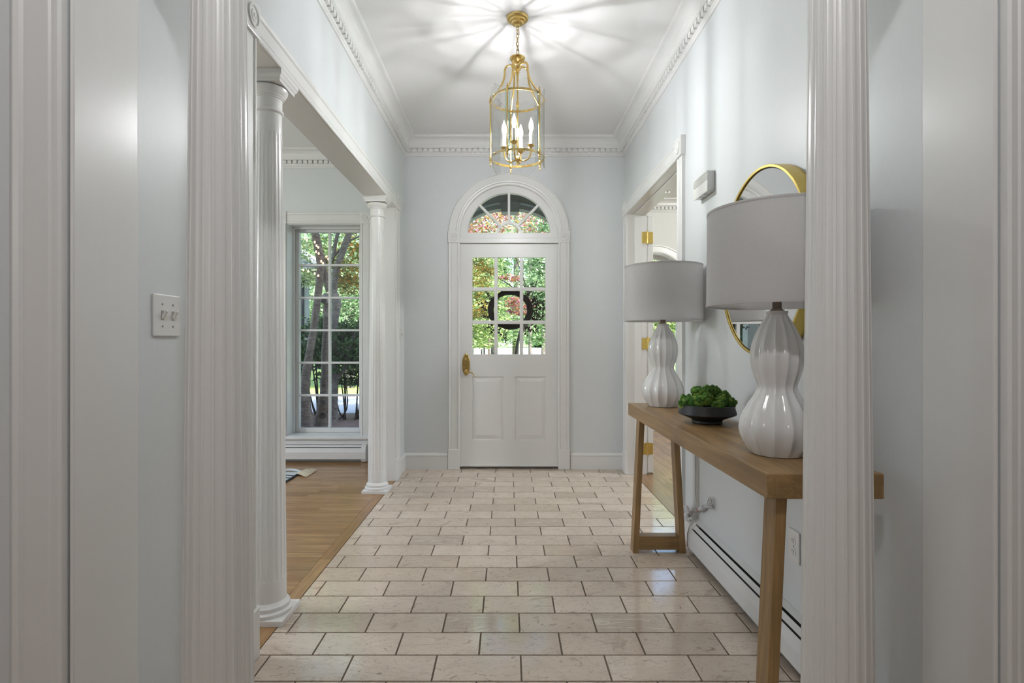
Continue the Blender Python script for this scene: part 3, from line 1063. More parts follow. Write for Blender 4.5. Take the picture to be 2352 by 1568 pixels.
# ------------------------------------------------------------------ rectangular windows
def window_rect(name, label, x0, x1, y, z0, z1, cols, rows, gl, depth):
    """tall fixed window in a wall facing -y: casing, deep jambs, stool, apron, sash and panes"""
    o = structure(name, label, ((x0 + x1) / 2, y, z0))
    casing_vertical(o, (x0, y), (-1, 0, 0), (0, -1, 0), z0, z1)
    casing_vertical(o, (x1, y), (1, 0, 0), (0, -1, 0), z0, z1)
    MB().prism(CAS, (x0, y, z1), (0, 0, 1), (0, -1, 0), (x1 - x0, 0, 0)).build('casing_head', 'trim_white', o, smooth=30)
    for xc in (x0 - CW / 2, x1 + CW / 2):
        rosette_block(o, (xc, y, z1 + CW / 2), (0, -1, 0))
    gx0, gx1, gz0, gz1 = gl
    ys = y + depth
    MB().box(x0 - 0.13, x1 + 0.13, y - 0.045, y + 0.002, z0 - 0.028, z0).build('stool', 'trim_white', o, bevel=0.006)
    MB().prism([(0, 0), (0.016, 0), (0.016, 0.05), (0.020, 0.056), (0.020, 0.066), (0, 0.066)], (x0 - 0.11, y, z0 - 0.095), (0, -1, 0), (0, 0, 1), (x1 - x0 + 0.22, 0, 0)).build('apron', 'trim_white', o)
    MB().box(x0, x1, y + 0.002, ys + 0.05, z0 - 0.02, z0 + 0.004).build('sill', 'trim_white', o)
    for s, xe in ((1, x0), (-1, x1)):
        a, b = sorted((xe - s * 0.002, xe + s * 0.008))
        MB().box(a, b, y - 0.002, ys + 0.05, z0, z1).build('jamb', 'trim_white', o)
        a, b = sorted((xe, xe + s * 0.022))
        MB().box(a, b, ys - 0.075, ys - 0.048, z0, z1).build('stop_bead', 'trim_white', o, bevel=0.005)
    MB().box(x0, x1, y - 0.002, ys + 0.05, z1 - 0.008, z1 + 0.002).build('head_jamb', 'trim_white', o)
    MB().box(x0, x1, ys - 0.075, ys - 0.048, z1 - 0.022, z1 - 0.006).build('stop_bead', 'trim_white', o, bevel=0.005)
    m = MB()
    m.box(x0 + 0.006, gx0, ys - 0.02, ys + 0.03, z0 + 0.004, z1 - 0.008).box(gx1, x1 - 0.006, ys - 0.02, ys + 0.03, z0 + 0.004, z1 - 0.008)
    m.box(gx0, gx1, ys - 0.02, ys + 0.03, z0 + 0.004, gz0).box(gx0, gx1, ys - 0.02, ys + 0.03, gz1, z1 - 0.008)
    m.build('sash', 'trim_white', o, bevel=0.004)
    for i in range(1, cols):
        xc = gx0 + (gx1 - gx0) * i / cols
        MB().box(xc - 0.0105, xc + 0.0105, ys - 0.016, ys + 0.024, gz0, gz1).build('glazing_bar', 'trim_white', o, bevel=0.004)
    for j in range(1, rows):
        zc = gz0 + (gz1 - gz0) * j / rows
        MB().box(gx0, gx1, ys - 0.015, ys + 0.023, zc - 0.0105, zc + 0.0105).build('glazing_bar', 'trim_white', o, bevel=0.004)
    for i in range(cols):
        for j in range(rows):
            xa, xb2 = gx0 + (gx1 - gx0) * i / cols, gx0 + (gx1 - gx0) * (i + 1) / cols
            za, zb3 = gz0 + (gz1 - gz0) * j / rows, gz0 + (gz1 - gz0) * (j + 1) / rows
            MB().box(xa, xb2, ys + 0.002, ys + 0.006, za, zb3).build('pane', 'window_glass', o)
    return o


YS = 5.48
gl = ((689 - CX0) * YS / FPX, -1.455, CAMH + (CY0 - 982) * YS / FPX, CAMH + (CY0 - 534.5) * YS / FPX)
gl = (gl[0], 2 * ((757.5 - CX0) * YS / FPX) - gl[0], gl[2], gl[3])
window_rect('window_2', 'tall twelve-pane dining room window with rosette casing', WX0, WX1, YD, WZ0, WZ1, 2, 6, gl, YS - YD)


def window_side(name, label, xw, y0, y1, z0, z1):
    o = structure(name, label, (xw, (y0 + y1) / 2, z0))
    m = MB().box(xw - 0.03, xw + 0.03, y0, y0 + 0.05, z0, z1).box(xw - 0.03, xw + 0.03, y1 - 0.05, y1, z0, z1)
    m.box(xw - 0.03, xw + 0.03, y0, y1, z0, z0 + 0.05).box(xw - 0.03, xw + 0.03, y0, y1, z1 - 0.05, z1)
    m.build('sash', 'trim_white', o, bevel=0.003)
    for k in (1, 2, 3):
        yc = y0 + (y1 - y0) * k / 4
        MB().box(xw - 0.02, xw + 0.02, yc - 0.012, yc + 0.012, z0, z1).build('glazing_bar', 'trim_white', o)
    for k in (1, 2):
        zc = z0 + (z1 - z0) * k / 3
        MB().box(xw - 0.018, xw + 0.018, y0, y1, zc - 0.012, zc + 0.012).build('glazing_bar', 'trim_white', o)
    MB().box(xw - 0.002, xw + 0.002, y0 + 0.01, y1 - 0.01, z0 + 0.01, z1 - 0.01).build('pane', 'window_glass', o)


window_side('window_3', 'wide side window added to light the dining room, out of view', -4.85, 2.2, 4.0, 0.5, 2.3)  # unseen, added for more daylight in the dining room
window_side('window_4', 'wide side window added to brighten the right room, out of view', 4.85, 3.6, 5.6, 0.5, 2.3)  # unseen, added for a brighter right room

# arched window in the room on the right
o = structure('window_5', 'arched white window glimpsed through the right doorway', (AX, YR, AZ0))
CA = [(AR + 0.105, YR), (AR + 0.105, YR - 0.022), (AR + 0.095, YR - 0.022), (AR + 0.085, YR - 0.014), (AR + 0.020, YR - 0.014), (AR + 0.012, YR - 0.02), (AR, YR - 0.016), (AR, YR)]
MB().sweep_arc(CA, (AX, 0, AZ), 36, 0, PI).build('arch_casing', 'trim_white', o, smooth=30)
MB().sweep_arc([(AR, YR), (AR - 0.008, YR), (AR - 0.008, YR + 0.24), (AR, YR + 0.24)], (AX, 0, AZ), 36, 0, PI).build('arch_jamb', 'trim_white', o, smooth=30)
for s in (-1, 1):
    casing_vertical(o, (AX + s * AR, YR), (s, 0, 0), (0, -1, 0), AZ0, AZ)
    a, b = sorted((AX + s * AR, AX + s * (AR - 0.008)))
    MB().box(a, b, YR, YR + 0.24, AZ0, AZ).build('jamb', 'trim_white', o)
MB().box(AX - AR - 0.12, AX + AR + 0.12, YR - 0.045, YR + 0.2, AZ0 - 0.028, AZ0).build('stool', 'trim_white', o, bevel=0.005)
YW = YR + 0.17
ri = AR - 0.055
m = MB().sweep_arc([(AR - 0.006, YW - 0.02), (ri, YW - 0.02), (ri, YW + 0.03), (AR - 0.006, YW + 0.03)], (AX, 0, AZ), 36, 0, PI)
m.box(AX - AR + 0.006, AX - ri, YW - 0.02, YW + 0.03, AZ0, AZ).box(AX + ri, AX + AR - 0.006, YW - 0.02, YW + 0.03, AZ0, AZ)
m.box(AX - ri, AX + ri, YW - 0.02, YW + 0.03, AZ0, AZ0 + 0.06)
m.build('sash', 'trim_white', o, smooth=30)
for k in (0,):
    MB().box(AX - 0.011, AX + 0.011, YW - 0.015, YW + 0.02, AZ0 + 0.05, AZ + ri).build('glazing_bar', 'trim_white', o)
for zc in (0.93, 1.26, 1.59, AZ):
    MB().box(AX - ri, AX + ri, YW - 0.014, YW + 0.019, zc - 0.011, zc + 0.011).build('glazing_bar', 'trim_white', o)
zz = [AZ0 + 0.05, 0.93, 1.26, 1.59, AZ]
for i in range(4):
    for xa, xb in ((AX - ri, AX), (AX, AX + ri)):
        MB().box(xa, xb, YW, YW + 0.004, zz[i], zz[i + 1]).build('pane', 'window_glass', o)
for a0 in (0, PI / 2):
    MB().sweep_arc([(0.001, YW), (ri, YW), (ri, YW + 0.004), (0.001, YW + 0.004)], (AX, 0, AZ), 12, a0, a0 + PI / 2).build('pane', 'window_glass', o)

# ------------------------------------------------------------------ columns
NFL, SEG = 20, 10
ZS0, ZS1 = 0.078, 2.118


def rshaft(z):
    tt = (z - ZS0) / (ZS1 - ZS0)
    return 0.0708 - 0.0186 * tt


def make_column(name, label, loc, group, k=1.0):
    o = thing(name, label, 'column', loc, group)
    x, y = loc[0], loc[1]
    MB().box(x - 0.097 * k, x + 0.097 * k, y - 0.097 * k, y + 0.097 * k, 0.0, 0.024).build('plinth', 'trim_white', o, bevel=0.002)
    prof = [(0.108, 0.024), (0.1105, 0.030), (0.1095, 0.038), (0.104, 0.043), (0.0985, 0.044), (0.0975, 0.047), (0.0985, 0.050), (0.0995, 0.055), (0.098, 0.061),
            (0.0935, 0.064), (0.0915, 0.066), (0.0885, 0.071), (0.0845, 0.0745), (rshaft(ZS0), ZS0)]
    prof = [(r * 0.858 * k, h) for r, h in prof[:-1]] + [(rshaft(ZS0) * k, ZS0)]
    MB().lathe(prof, (x, y, 0), 64).build('base', 'trim_white', o, smooth=35)
    zf0, zf1 = 0.165, 2.035
    hw = 0.36
    zs = [ZS0, 0.12, 0.150] + [zf0 + d for d in (0, 0.0015, 0.004, 0.007, 0.010)] + list(np.linspace(0.2, 2.0, 14)) + [zf1 - d for d in (0.010, 0.007, 0.004, 0.0015, 0)] + [2.05, 2.08, ZS1]
    n = NFL * SEG
    us = [-0.5, -0.40, -hw, -0.31, -0.2, 0.0, 0.2, 0.31, hw, 0.40]
    vs, fs = [], []
    for z in zs:
        r0 = rshaft(z) * k
        pitch = 2 * PI * r0 / NFL
        for kf in range(NFL):
            for u in us:
                th = 2 * PI * (kf + 0.5 + u) / NFL
                g = 0.0
                if zf0 < z < zf1 and abs(u) < hw:
                    e = min(z - zf0, zf1 - z) / 0.010
                    lim = hw * math.sqrt(max(0.0, 1 - (1 - min(e, 1)) ** 2))
                    if abs(u) < lim:
                        g = 0.0021 * k * math.sqrt(1 - (u / lim) ** 2) * (lim / hw)
                r = r0 - g
                vs.append((x + r * math.sin(th), y - r * math.cos(th), z))
    for j in range(len(zs) - 1):
        for kk in range(n):
            k2 = (kk + 1) % n
            fs.append((j * n + kk, j * n + k2, (j + 1) * n + k2, (j + 1) * n + kk))
    MB().add(vs, fs).build('shaft', 'trim_white', o, smooth=28)
    rt = rshaft(ZS1)
    prof = [(rt, ZS1), (rt + 0.004, 2.120), (rt + 0.0075, 2.124), (rt + 0.0075, 2.130), (rt + 0.004, 2.134), (rt + 0.001, 2.136), (rt + 0.001, 2.180), (rt + 0.005, 2.182),
            (rt + 0.005, 2.187), (rt + 0.010, 2.189), (rt + 0.010, 2.194), (rt + 0.016, 2.200), (rt + 0.022, 2.210), (rt + 0.024, 2.220), (rt + 0.022, 2.224)]
    prof = [(r * k, h) for r, h in prof]
    MB().lathe(prof, (x, y, 0), 64).build('capital', 'trim_white', o, smooth=35)
    ab = [(a * 0.80 * k, h) for a, h in [(0.098, 2.228), (0.098, 2.241), (0.102, 2.243), (0.108, 2.252), (0.110, 2.256), (0.113, 2.257), (0.113, ZO - 0.002)]]
    vs, fs = [], []
    for a, z in ab:
        vs += [(x - a, y - a, z), (x + a, y - a, z), (x + a, y + a, z), (x - a, y + a, z)]
    for j in range(len(ab) - 1):
        for kk in range(4):
            k2 = (kk + 1) % 4
            fs.append((j * 4 + kk, j * 4 + k2, j * 4 + 4 + k2, j * 4 + 4 + kk))
    fs += [(3, 2, 1, 0), tuple((len(ab) - 1) * 4 + kk for kk in range(4))]
    MB().add(vs, fs).build('abacus', 'trim_white', o)
    return o


c0 = make_column('fluted_column', 'slim white fluted column in the dining opening, the one nearest the camera', (-1.012, 2.306, 0), 'slim white fluted columns in the dining opening')
c = copy_tree(c0)
c.location = (-1.012, 4.225, 0)
c['label'] = 'slim white fluted column at the far end of the dining opening, beside the tall window'
c0 = make_column('fluted_column', 'large white fluted column in the left foreground beside the light switch', (-0.672, 1.266, 0), 'large white fluted columns in the foreground', 1.105)
c = copy_tree(c0)
c.location = (0.7665, 1.266, 0)
c['label'] = 'large white fluted column in the right foreground before the console table'

# ------------------------------------------------------------------ console table
TX0, TX1, TY0, TY1, TZ = 0.682, 0.990, 1.43, 3.08, 0.8125
tb = thing('console_table', 'long honey oak console table with splayed trestle legs along the right wall', 'table', (0.835, 2.255, 0))
MB().box(TX0, TX1, TY0, TY1, TZ - 0.067, TZ).build('tabletop', 'table_oak_y', tb, bevel=0.003)
MB().box(TX0 + 0.002, TX0 + 0.030, TY0 - 0.0012, TY0 + 0.02, TZ - 0.055, TZ - 0.020).build('tenon', 'table_oak_z', tb)
for ya, yb in ((1.462, 1.530), (2.980, 3.048)):
    for xb0, xb1, xt0, xt1 in ((0.687, 0.718, 0.722, 0.752), (0.944, 0.977, 0.905, 0.935)):
        MB().hexa([(xb0, ya, 0), (xb1, ya, 0), (xb1, yb, 0), (xb0, yb, 0)], [(xt0, ya, TZ - 0.067), (xt1, ya, TZ - 0.067), (xt1, yb, TZ - 0.067), (xt0, yb, TZ - 0.067)]).build('leg', 'table_oak_z', tb, bevel=0.002)
    MB().hexa([(0.717, ya + 0.004, 0.018), (0.945, ya + 0.004, 0.018), (0.945, yb - 0.004, 0.018), (0.717, yb - 0.004, 0.018)],
              [(0.721, ya + 0.004, 0.092), (0.941, ya + 0.004, 0.092), (0.941, yb - 0.004, 0.092), (0.721, yb - 0.004, 0.092)]).build('foot_rail', 'table_oak_x', tb, bevel=0.002)

# ------------------------------------------------------------------ table lamps
def make_lamp(loc, label):
    o = thing('table_lamp', label, 'lamp', loc, 'pair of gourd table lamps')
    x, y, z = loc
    pr = [(0.070, 0.000), (0.076, 0.002), (0.084, 0.012), (0.099, 0.035), (0.109, 0.060), (0.112, 0.080), (0.109, 0.103), (0.099, 0.130), (0.083, 0.158), (0.068, 0.180), (0.060, 0.196),
          (0.0575, 0.206), (0.0595, 0.217), (0.066, 0.236), (0.074, 0.262), (0.0785, 0.290), (0.0785, 0.312), (0.074, 0.340), (0.065, 0.366), (0.053, 0.392), (0.041, 0.412), (0.033, 0.424), (0.030, 0.431), (0.031, 0.436), (0.0305, 0.441), (0.022, 0.442)]
    NR = 14

    def rf(r, h, th):
        u = ((th + 0.06) * NR / (2 * PI)) % 1.0
        dd = abs(u - 0.5) * 2
        groove = (1 - dd ** 2.0)
        k = 0.085 * min(1, max(0, (h - 0.0)) / 0.02) * (1 if h < 0.415 else max(0, (0.434 - h) / 0.019))
        return r * (1 - k * groove)
    MB().lathe([(r, z + h) for r, h in pr], (x, y, 0), NR * 12, rfun=lambda r, h, th: rf(r, h - z, th)).build('ceramic_body', 'ceramic', o, smooth=30)
    MB().lathe([(0.0, z), (0.070, z), (0.0705, z + 0.001)], (x, y, 0), 40).build('foot', 'tag_paper', o)
    MB().lathe([(0.022, z + 0.442), (0.017, z + 0.446), (0.0135, z + 0.450), (0.0125, z + 0.49), (0.0125, z + 0.53), (0.0, z + 0.53)], (x, y, 0), 24).build('metal_neck', 'bronze', o, smooth=40)
    zb, zt = z + 0.458, z + 0.752
    rb, rt = 0.2065, 0.2035
    sh = [(rb, zb), (rt, zt), (rt - 0.003, zt), (rb - 0.003, zb), (rb, zb)]
    s = MB().lathe(sh, (x, y, 0), 72).build('shade', 'shade_fabric', o, smooth=40)
    MB().lathe([(rb + 0.0012, zb - 0.001), (rb + 0.0012, zb + 0.006), (rb - 0.004, zb + 0.006), (rb - 0.004, zb - 0.001), (rb + 0.0012, zb - 0.001)], (x, y, 0), 72).build('hem', 'shade_fabric', s, smooth=40)
    MB().lathe([(rt + 0.0012, zt - 0.006), (rt + 0.0012, zt + 0.001), (rt - 0.004, zt + 0.001), (rt - 0.004, zt - 0.006), (rt + 0.0012, zt - 0.006)], (x, y, 0), 72).build('hem', 'shade_fabric', s, smooth=40)
    fr = MB()
    for k in range(3):
        a = 2 * PI * k / 3 + 0.4
        fr.tube([(x, y, zt - 0.03), (x + (rt - 0.004) * math.cos(a), y + (rt - 0.004) * math.sin(a), zt - 0.012)], 0.0022, 6)
    fr.tube([(x, y, z + 0.53), (x, y, zt - 0.025)], 0.004, 8)
    fr.build('shade_frame', 'bronze', o)
    return o


lp = make_lamp((0.836, 2.93, TZ), 'white ribbed gourd table lamp at the far end of the console')
c = copy_tree(lp)
c.location = (0.834, 1.685, TZ)
c['label'] = 'white ribbed gourd table lamp at the near end, partly behind the foreground column'

# ------------------------------------------------------------------ bowl of moss
bx, by = 0.852, 2.325
bw = thing('moss_bowl', 'matte black bowl of green preserved moss on the console table', 'planter', (bx, by, TZ))
pr = [(0.0, 0.002), (0.056, 0.002), (0.060, 0.000), (0.062, 0.004), (0.0615, 0.012), (0.068, 0.019), (0.114, 0.037), (0.1185, 0.041), (0.1175, 0.047), (0.109, 0.077), (0.104, 0.079), (0.100, 0.076), (0.108, 0.045), (0.06, 0.024), (0.0, 0.02)]
MB().lathe([(r, TZ + h) for r, h in pr], (bx, by, 0), 72).build('bowl', 'bowl_black', bw, smooth=30)
r2 = random.Random(11)
m = MB()
clumps = [(-0.070, -0.02, 0.020), (-0.075, 0.03, 0.022), (-0.02, -0.055, 0.035), (0.0, 0.0, 0.062), (-0.03, 0.03, 0.055), (0.045, -0.05, 0.030), (0.07, 0.0, 0.040), (0.05, 0.05, 0.050),
          (0.0, 0.075, 0.035), (-0.045, -0.045, 0.028), (0.085, -0.03, 0.012), (-0.095, 0.0, 0.008), (0.015, -0.080, 0.010), (0.03, 0.02, 0.064), (-0.035, -0.005, 0.058), (0.09, 0.035, 0.025)]
for (ax, ay, az) in clumps:
    for k in range(20):
        d = Vector((r2.gauss(0, 1), r2.gauss(0, 1), abs(r2.gauss(0, 1)) * 0.9 - 0.1)).normalized()
        rr = 0.024
        q = (bx + ax + d.x * rr, by + ay + d.y * rr, TZ + 0.072 + az + d.z * rr * 0.9)
        m.ball(q, r2.uniform(0.0065, 0.011), 7, 5, (1, 1, r2.uniform(0.8, 1.1)))
    m.ball((bx + ax, by + ay, TZ + 0.068 + az), 0.026, 8, 6)
mo = m.build('moss', 'moss', bw, smooth=60)
mo['kind'] = 'stuff'

# ------------------------------------------------------------------ round mirror
my, mz, mr = 2.165, 1.475, 0.372
mi = thing('round_mirror', 'round mirror in a deep brushed brass frame behind the near lamp', 'mirror', (XR, my, mz - mr))
xd = 0.058
MB().lathe([(mr, -0.001), (mr, -xd), (mr - 0.0015, -xd - 0.0015), (mr - 0.0095, -xd - 0.0015), (mr - 0.0105, -xd), (mr - 0.0105, -xd + 0.014), (mr - 0.004, -xd + 0.014), (mr - 0.004, -0.001), (mr, -0.001)], (XR, my, mz), 96, 'x').build('frame', 'brass_brushed', mi, smooth=30)
MB().lathe([(mr - 0.0045, -xd + 0.010), (mr - 0.020, -xd + 0.010), (mr - 0.020, -xd + 0.012), (mr - 0.0045, -xd + 0.012)], (XR, my, mz), 96, 'x').build('shadow_gap', 'seal_black', mi)
MB().lathe([(0.0, -xd + 0.005), (mr - 0.0145, -xd + 0.005), (mr - 0.0145, -xd + 0.010), (0.0, -xd + 0.010)], (XR, my, mz), 96, 'x').build('mirror_glass', 'mirror_silver', mi)

# ------------------------------------------------------------------ door chime box
ch = thing('door_chime', 'grey-white door chime box with louvred top on the right wall', 'door chime', (XR, 2.86, 1.925))
xf = XR - 0.043
MB().box(xf + 0.004, XR - 0.0005, 2.762, 2.958, 1.927, 2.030).build('body', 'plastic_grey', ch, bevel=0.004)
MB().box(xf, xf + 0.0045, 2.757, 2.963, 1.922, 1.982).build('front_plate', 'plastic_white', ch, bevel=0.0015)
for k in range(6):
    zc = 1.988 + k * 0.0075
    MB().box(xf, xf + 0.0045, 2.757, 2.963, zc - 0.0026, zc + 0.0026).build('louvre', 'plastic_white', ch, bevel=0.001)
for k in range(3):
    yc = 2.80 + k * 0.06
    MB().box(xf + 0.010, XR - 0.008, yc - 0.020, yc + 0.020, 1.9255, 1.9275).build('vent_slot', 'plastic_white', ch)

# ------------------------------------------------------------------ switches and outlet
def wall_plate(name, label, cat, xw, nx, yc, zc, wd, ht, toggles=(), outlets=False):
    o = thing(name, label, cat, (xw, yc, zc - ht / 2))
    a, b = sorted((xw + nx * 0.0004, xw + nx * 0.0065))
    MB().box(a, b, yc - wd / 2, yc + wd / 2, zc - ht / 2, zc + ht / 2).build('plate', 'plastic_white', o, bevel=0.003)
    xs = xw + nx * 0.0065
    for ty in toggles:
        a, b = sorted((xs - nx * 0.001, xs + nx * 0.0008))
        MB().box(a, b, yc + ty - 0.0052, yc + ty + 0.0052, zc - 0.0125, zc + 0.0125).build('toggle_slot', 'screw_metal', o)
        tg = MB()
        pr = [(-0.001, -0.010), (0.003, -0.010), (0.014, 0.010), (0.012, 0.016), (0.003, 0.004), (-0.001, 0.003)]
        tg.prism(pr, (xs, yc + ty - 0.0043, zc), (nx, 0, 0), (0, 0, 1), (0, 0.0086, 0))
        tg.build('toggle', 'plastic_white', o, bevel=0.001)
        for sz in (-0.030, 0.030):
            MB().lathe([(0.0034, nx * 0.0), (0.003, nx * 0.0012), (0.0, nx * 0.0014)], (xs, yc + ty, zc + sz), 10, 'x').build('screw', 'screw_metal', o)
    if outlets:
        for sz in (-0.020, 0.020):
            prof = [(0.0165, nx * 0.0), (0.0165, nx * 0.0018), (0.0, nx * 0.002)]
            f = MB().lathe(prof, (xs, yc, zc + sz), 20, 'x').build('receptacle', 'plastic_white', o, smooth=30)
            a, b = sorted((xs + nx * 0.0018, xs + nx * 0.0026))
            MB().box(a, b, yc - 0.0072, yc - 0.0054, zc + sz - 0.002, zc + sz + 0.006).build('slot', 'dark_slot', f)
            MB().box(a, b, yc + 0.0054, yc + 0.0072, zc + sz - 0.002, zc + sz + 0.006).build('slot', 'dark_slot', f)
            MB().lathe([(0.0024, nx * 0.0022), (0.0, nx * 0.0028)], (xs, yc, zc + sz - 0.008), 8, 'x').build('ground_hole', 'dark_slot', f)
        MB().lathe([(0.0034, 0.0), (0.003, nx * 0.0012), (0.0, nx * 0.0014)], (xs, yc, zc), 10, 'x').build('screw', 'screw_metal', o)
    return o


wall_plate('light_switch', 'white double toggle light switch on the wall left of the foreground column', 'light switch', XL, 1, 1.495, 1.231, 0.117, 0.114, (-0.023, 0.023))
wall_plate('light_switch', 'white light switch seen edge-on between dining casing and front corner', 'light switch', XL, 1, 4.80, 1.222, 0.117, 0.114, (-0.023, 0.023))
wall_plate('wall_outlet', 'white duplex outlet low on the right wall under the console', 'outlet', XR, -1, 1.992, 0.412, 0.072, 0.116, (), True)

# ------------------------------------------------------------------ baseboard heaters
def heater(label, base, along, nrm, length, cap_far):
    """base: point on wall at floor; along: unit vector; nrm: out of the wall"""
    base, along, nrm = Vector(base), Vector(along), Vector(nrm)
    mid = base + along * (length / 2)
    o = thing('baseboard_heater', label, 'heater', tuple(mid))
    up = (0, 0, 1)
    L = along * length

    def pr(prof, name, mat, off=0.0, ln=None, bev=0.0):
        return MB().prism(prof, base + along * off, nrm, up, along * (length - off * 2 if ln is None else ln)).build(name, mat, o, bevel=bev)
    pr([(0.0005, 0.022), (0.004, 0.022), (0.004, 0.176), (0.024, 0.168), (0.0255, 0.171), (0.003, 0.182), (0.0005, 0.182)], 'back_panel', 'heater_enamel')
    pr([(0.004, 0.028), (0.050, 0.028), (0.050, 0.130), (0.028, 0.150), (0.004, 0.150)], 'heating_fins', 'dark_slot', 0.004)
    pr([(0.030, 0.160), (0.0315, 0.1615), (0.0485, 0.1465), (0.047, 0.145)], 'damper', 'heater_enamel', 0.02)
    pr([(0.0515, 0.139), (0.053, 0.140), (0.0635, 0.098), (0.0635, 0.036), (0.060, 0.030), (0.0585, 0.030), (0.062, 0.037), (0.062, 0.098)], 'front_cover', 'heater_enamel', 0.02)
    ec = [(0.0005, 0.006), (0.052, 0.006), (0.060, 0.026), (0.0655, 0.036), (0.0655, 0.099), (0.054, 0.143), (0.030, 0.166), (0.003, 0.186), (0.0005, 0.186)]
    offs = [length - 0.045] if cap_far else [length - 0.045]
    for of in offs:
        pr(ec, 'end_cap', 'heater_enamel', of, 0.045, 0.002)
    return o


heater('long white baseboard heater under the console table', (XR, 1.385, 0), (0, 1, 0), (-1, 0, 0), 1.615, True)
heater('short white baseboard heater below the dining room window', (-2.95, YD, 0), (1, 0, 0), (0, -1, 0), 1.59, True)

# ------------------------------------------------------------------ lamp cord with tags
cordo = thing('lamp_cord', 'grey lamp cord tied in a bundle with paper tags, hanging behind the console', 'cord', (1.04, 2.98, 0.2))
xc = XR - 0.010
yv = 3.02
pts = [(0.99 + 0.02, 3.0, 0.80), (xc, yv, 0.74), (xc, yv, 0.55), (xc, yv - 0.005, 0.38), (xc - 0.003, yv - 0.012, 0.325), (xc - 0.008, yv - 0.045, 0.280), (xc - 0.011, yv - 0.085, 0.256)]
m = MB()


def smoothpath(pts, n=6):
    pts = [Vector(q) for q in pts]
    out = []
    for i in range(len(pts) - 1):
        p0, p1, p2, p3 = pts[max(i - 1, 0)], pts[i], pts[i + 1], pts[min(i + 2, len(pts) - 1)]
        for k in range(n):
            tt = k / n
            out.append(0.5 * ((2 * p1) + (-p0 + p2) * tt + (2 * p0 - 5 * p1 + 4 * p2 - p3) * tt ** 2 + (-p0 + 3 * p1 - 3 * p2 + p3) * tt ** 3))
    out.append(pts[-1])
    return out


m.tube(smoothpath(pts), 0.0026, 8)
m.build('cord', 'cord_grey', cordo, smooth=60)
# the tied bundle runs along the wall, from px (1575,1185) to (1642,1155)
b0, b1 = Vector((xc - 0.018, 3.10, 0.178)), Vector((xc - 0.006, 2.745, 0.342))
m = MB()
r3 = random.Random(5)
for k in range(4):
    o1 = Vector((r3.uniform(-0.006, 0.003), 0, r3.uniform(-0.010, 0.010)))
    a = b0.lerp(b1, 0.12) + o1
    mid1, mid2 = b0.lerp(b1, 0.45), b0.lerp(b1, 0.60)
    e = b0.lerp(b1, 0.93 + 0.06 * (k % 2)) + Vector((r3.uniform(-0.006, 0.0), 0, 0.012 - 0.010 * k))
    e2 = e + Vector((-0.003, 0.015, 0.022 if k < 2 else -0.012))
    m.tube(smoothpath([a, mid1 + o1 * 0.3, mid2 + o1 * 0.3, e, e2, b0.lerp(b1, 0.75) + Vector((0, 0, 0.006)), mid2 + Vector((0, 0, 0.003)), mid1 - o1 * 0.3, a - o1 * 1.4]), 0.0026, 6)
m.build('cord_bundle', 'cord_grey', cordo, smooth=60)
tie0, tie1 = b0.lerp(b1, 0.50), b0.lerp(b1, 0.66)
MB().tube([tie0, tie1], [0.013, 0.012], 10).build('paper_wrap', 'tag_paper', cordo, smooth=50)
MB().tube([b0.lerp(b1, 0.465), b0.lerp(b1, 0.50)], 0.0125, 10).build('red_tie', 'tag_red', cordo, smooth=50)


def plate3(p, q, r_, th, name, mat, parent):
    """thin parallelogram tag from p along q and r_"""
    p, q, r_ = Vector(p), Vector(q), Vector(r_)
    nn = q.cross(r_).normalized() * th
    bot = [p, p + q, p + q + r_, p + r_]
    return MB().hexa(bot, [v + nn for v in bot]).build(name, mat, parent)


dirb = (b1 - b0).normalized()
tg1 = plate3(b0.lerp(b1, 0.02) + Vector((-0.006, 0, -0.028)), dirb * 0.105, Vector((-0.006, 0.004, 0.026)), 0.0012, 'paper_tag', 'tag_paper', cordo)
plate3(b0.lerp(b1, -0.02) + Vector((-0.008, 0, 0.010)), dirb * 0.085 + Vector((0, 0, -0.012)), Vector((-0.004, 0.030, 0.030)), 0.0012, 'paper_tag', 'tag_paper', cordo)
plate3(b0.lerp(b1, -0.10) + Vector((-0.006, 0, -0.040)), dirb * 0.055 + Vector((0, 0, 0.0)), Vector((-0.004, 0.006, 0.030)), 0.0012, 'paper_tag', 'tag_paper', cordo)
tc = bpy.data.curves.new('tag_text', 'FONT')
tc.body = 'list.'
tc.size = 0.024
tc.extrude = 0.0002
to = bpy.data.objects.new('tag_text', tc)
COL.objects.link(to)
bpy.context.view_layer.update()
me = bpy.data.meshes.new_from_object(to.evaluated_get(bpy.context.evaluated_depsgraph_get()))
bpy.data.objects.remove(to)
vv = np.array([v.co[:] for v in me.vertices])
fx = -dirb                       # reading direction seen from the room: towards the far end is left -> right is -y
fx = dirb
fz = Vector((-0.006, 0.004, 0.026)).normalized()
fn = fx.cross(fz).normalized()
if fn.x > 0:
    fn = -fn
org0 = b0.lerp(b1, 0.02) + Vector((-0.006, 0, -0.028)) + fx * 0.040 + fz * 0.005 + fn * 0.0016
for v, q in zip(me.vertices, vv):
    w3 = org0 + fx * q[0] + fz * q[1] + fn * (q[2])
    v.co = w3 - Vector(ORG[cordo.name])
me.materials.clear()
me.materials.append(MATS['ink'])
tt_ = bpy.data.objects.new('tag_lettering', me)
COL.objects.link(tt_)
tt_.parent = tg1

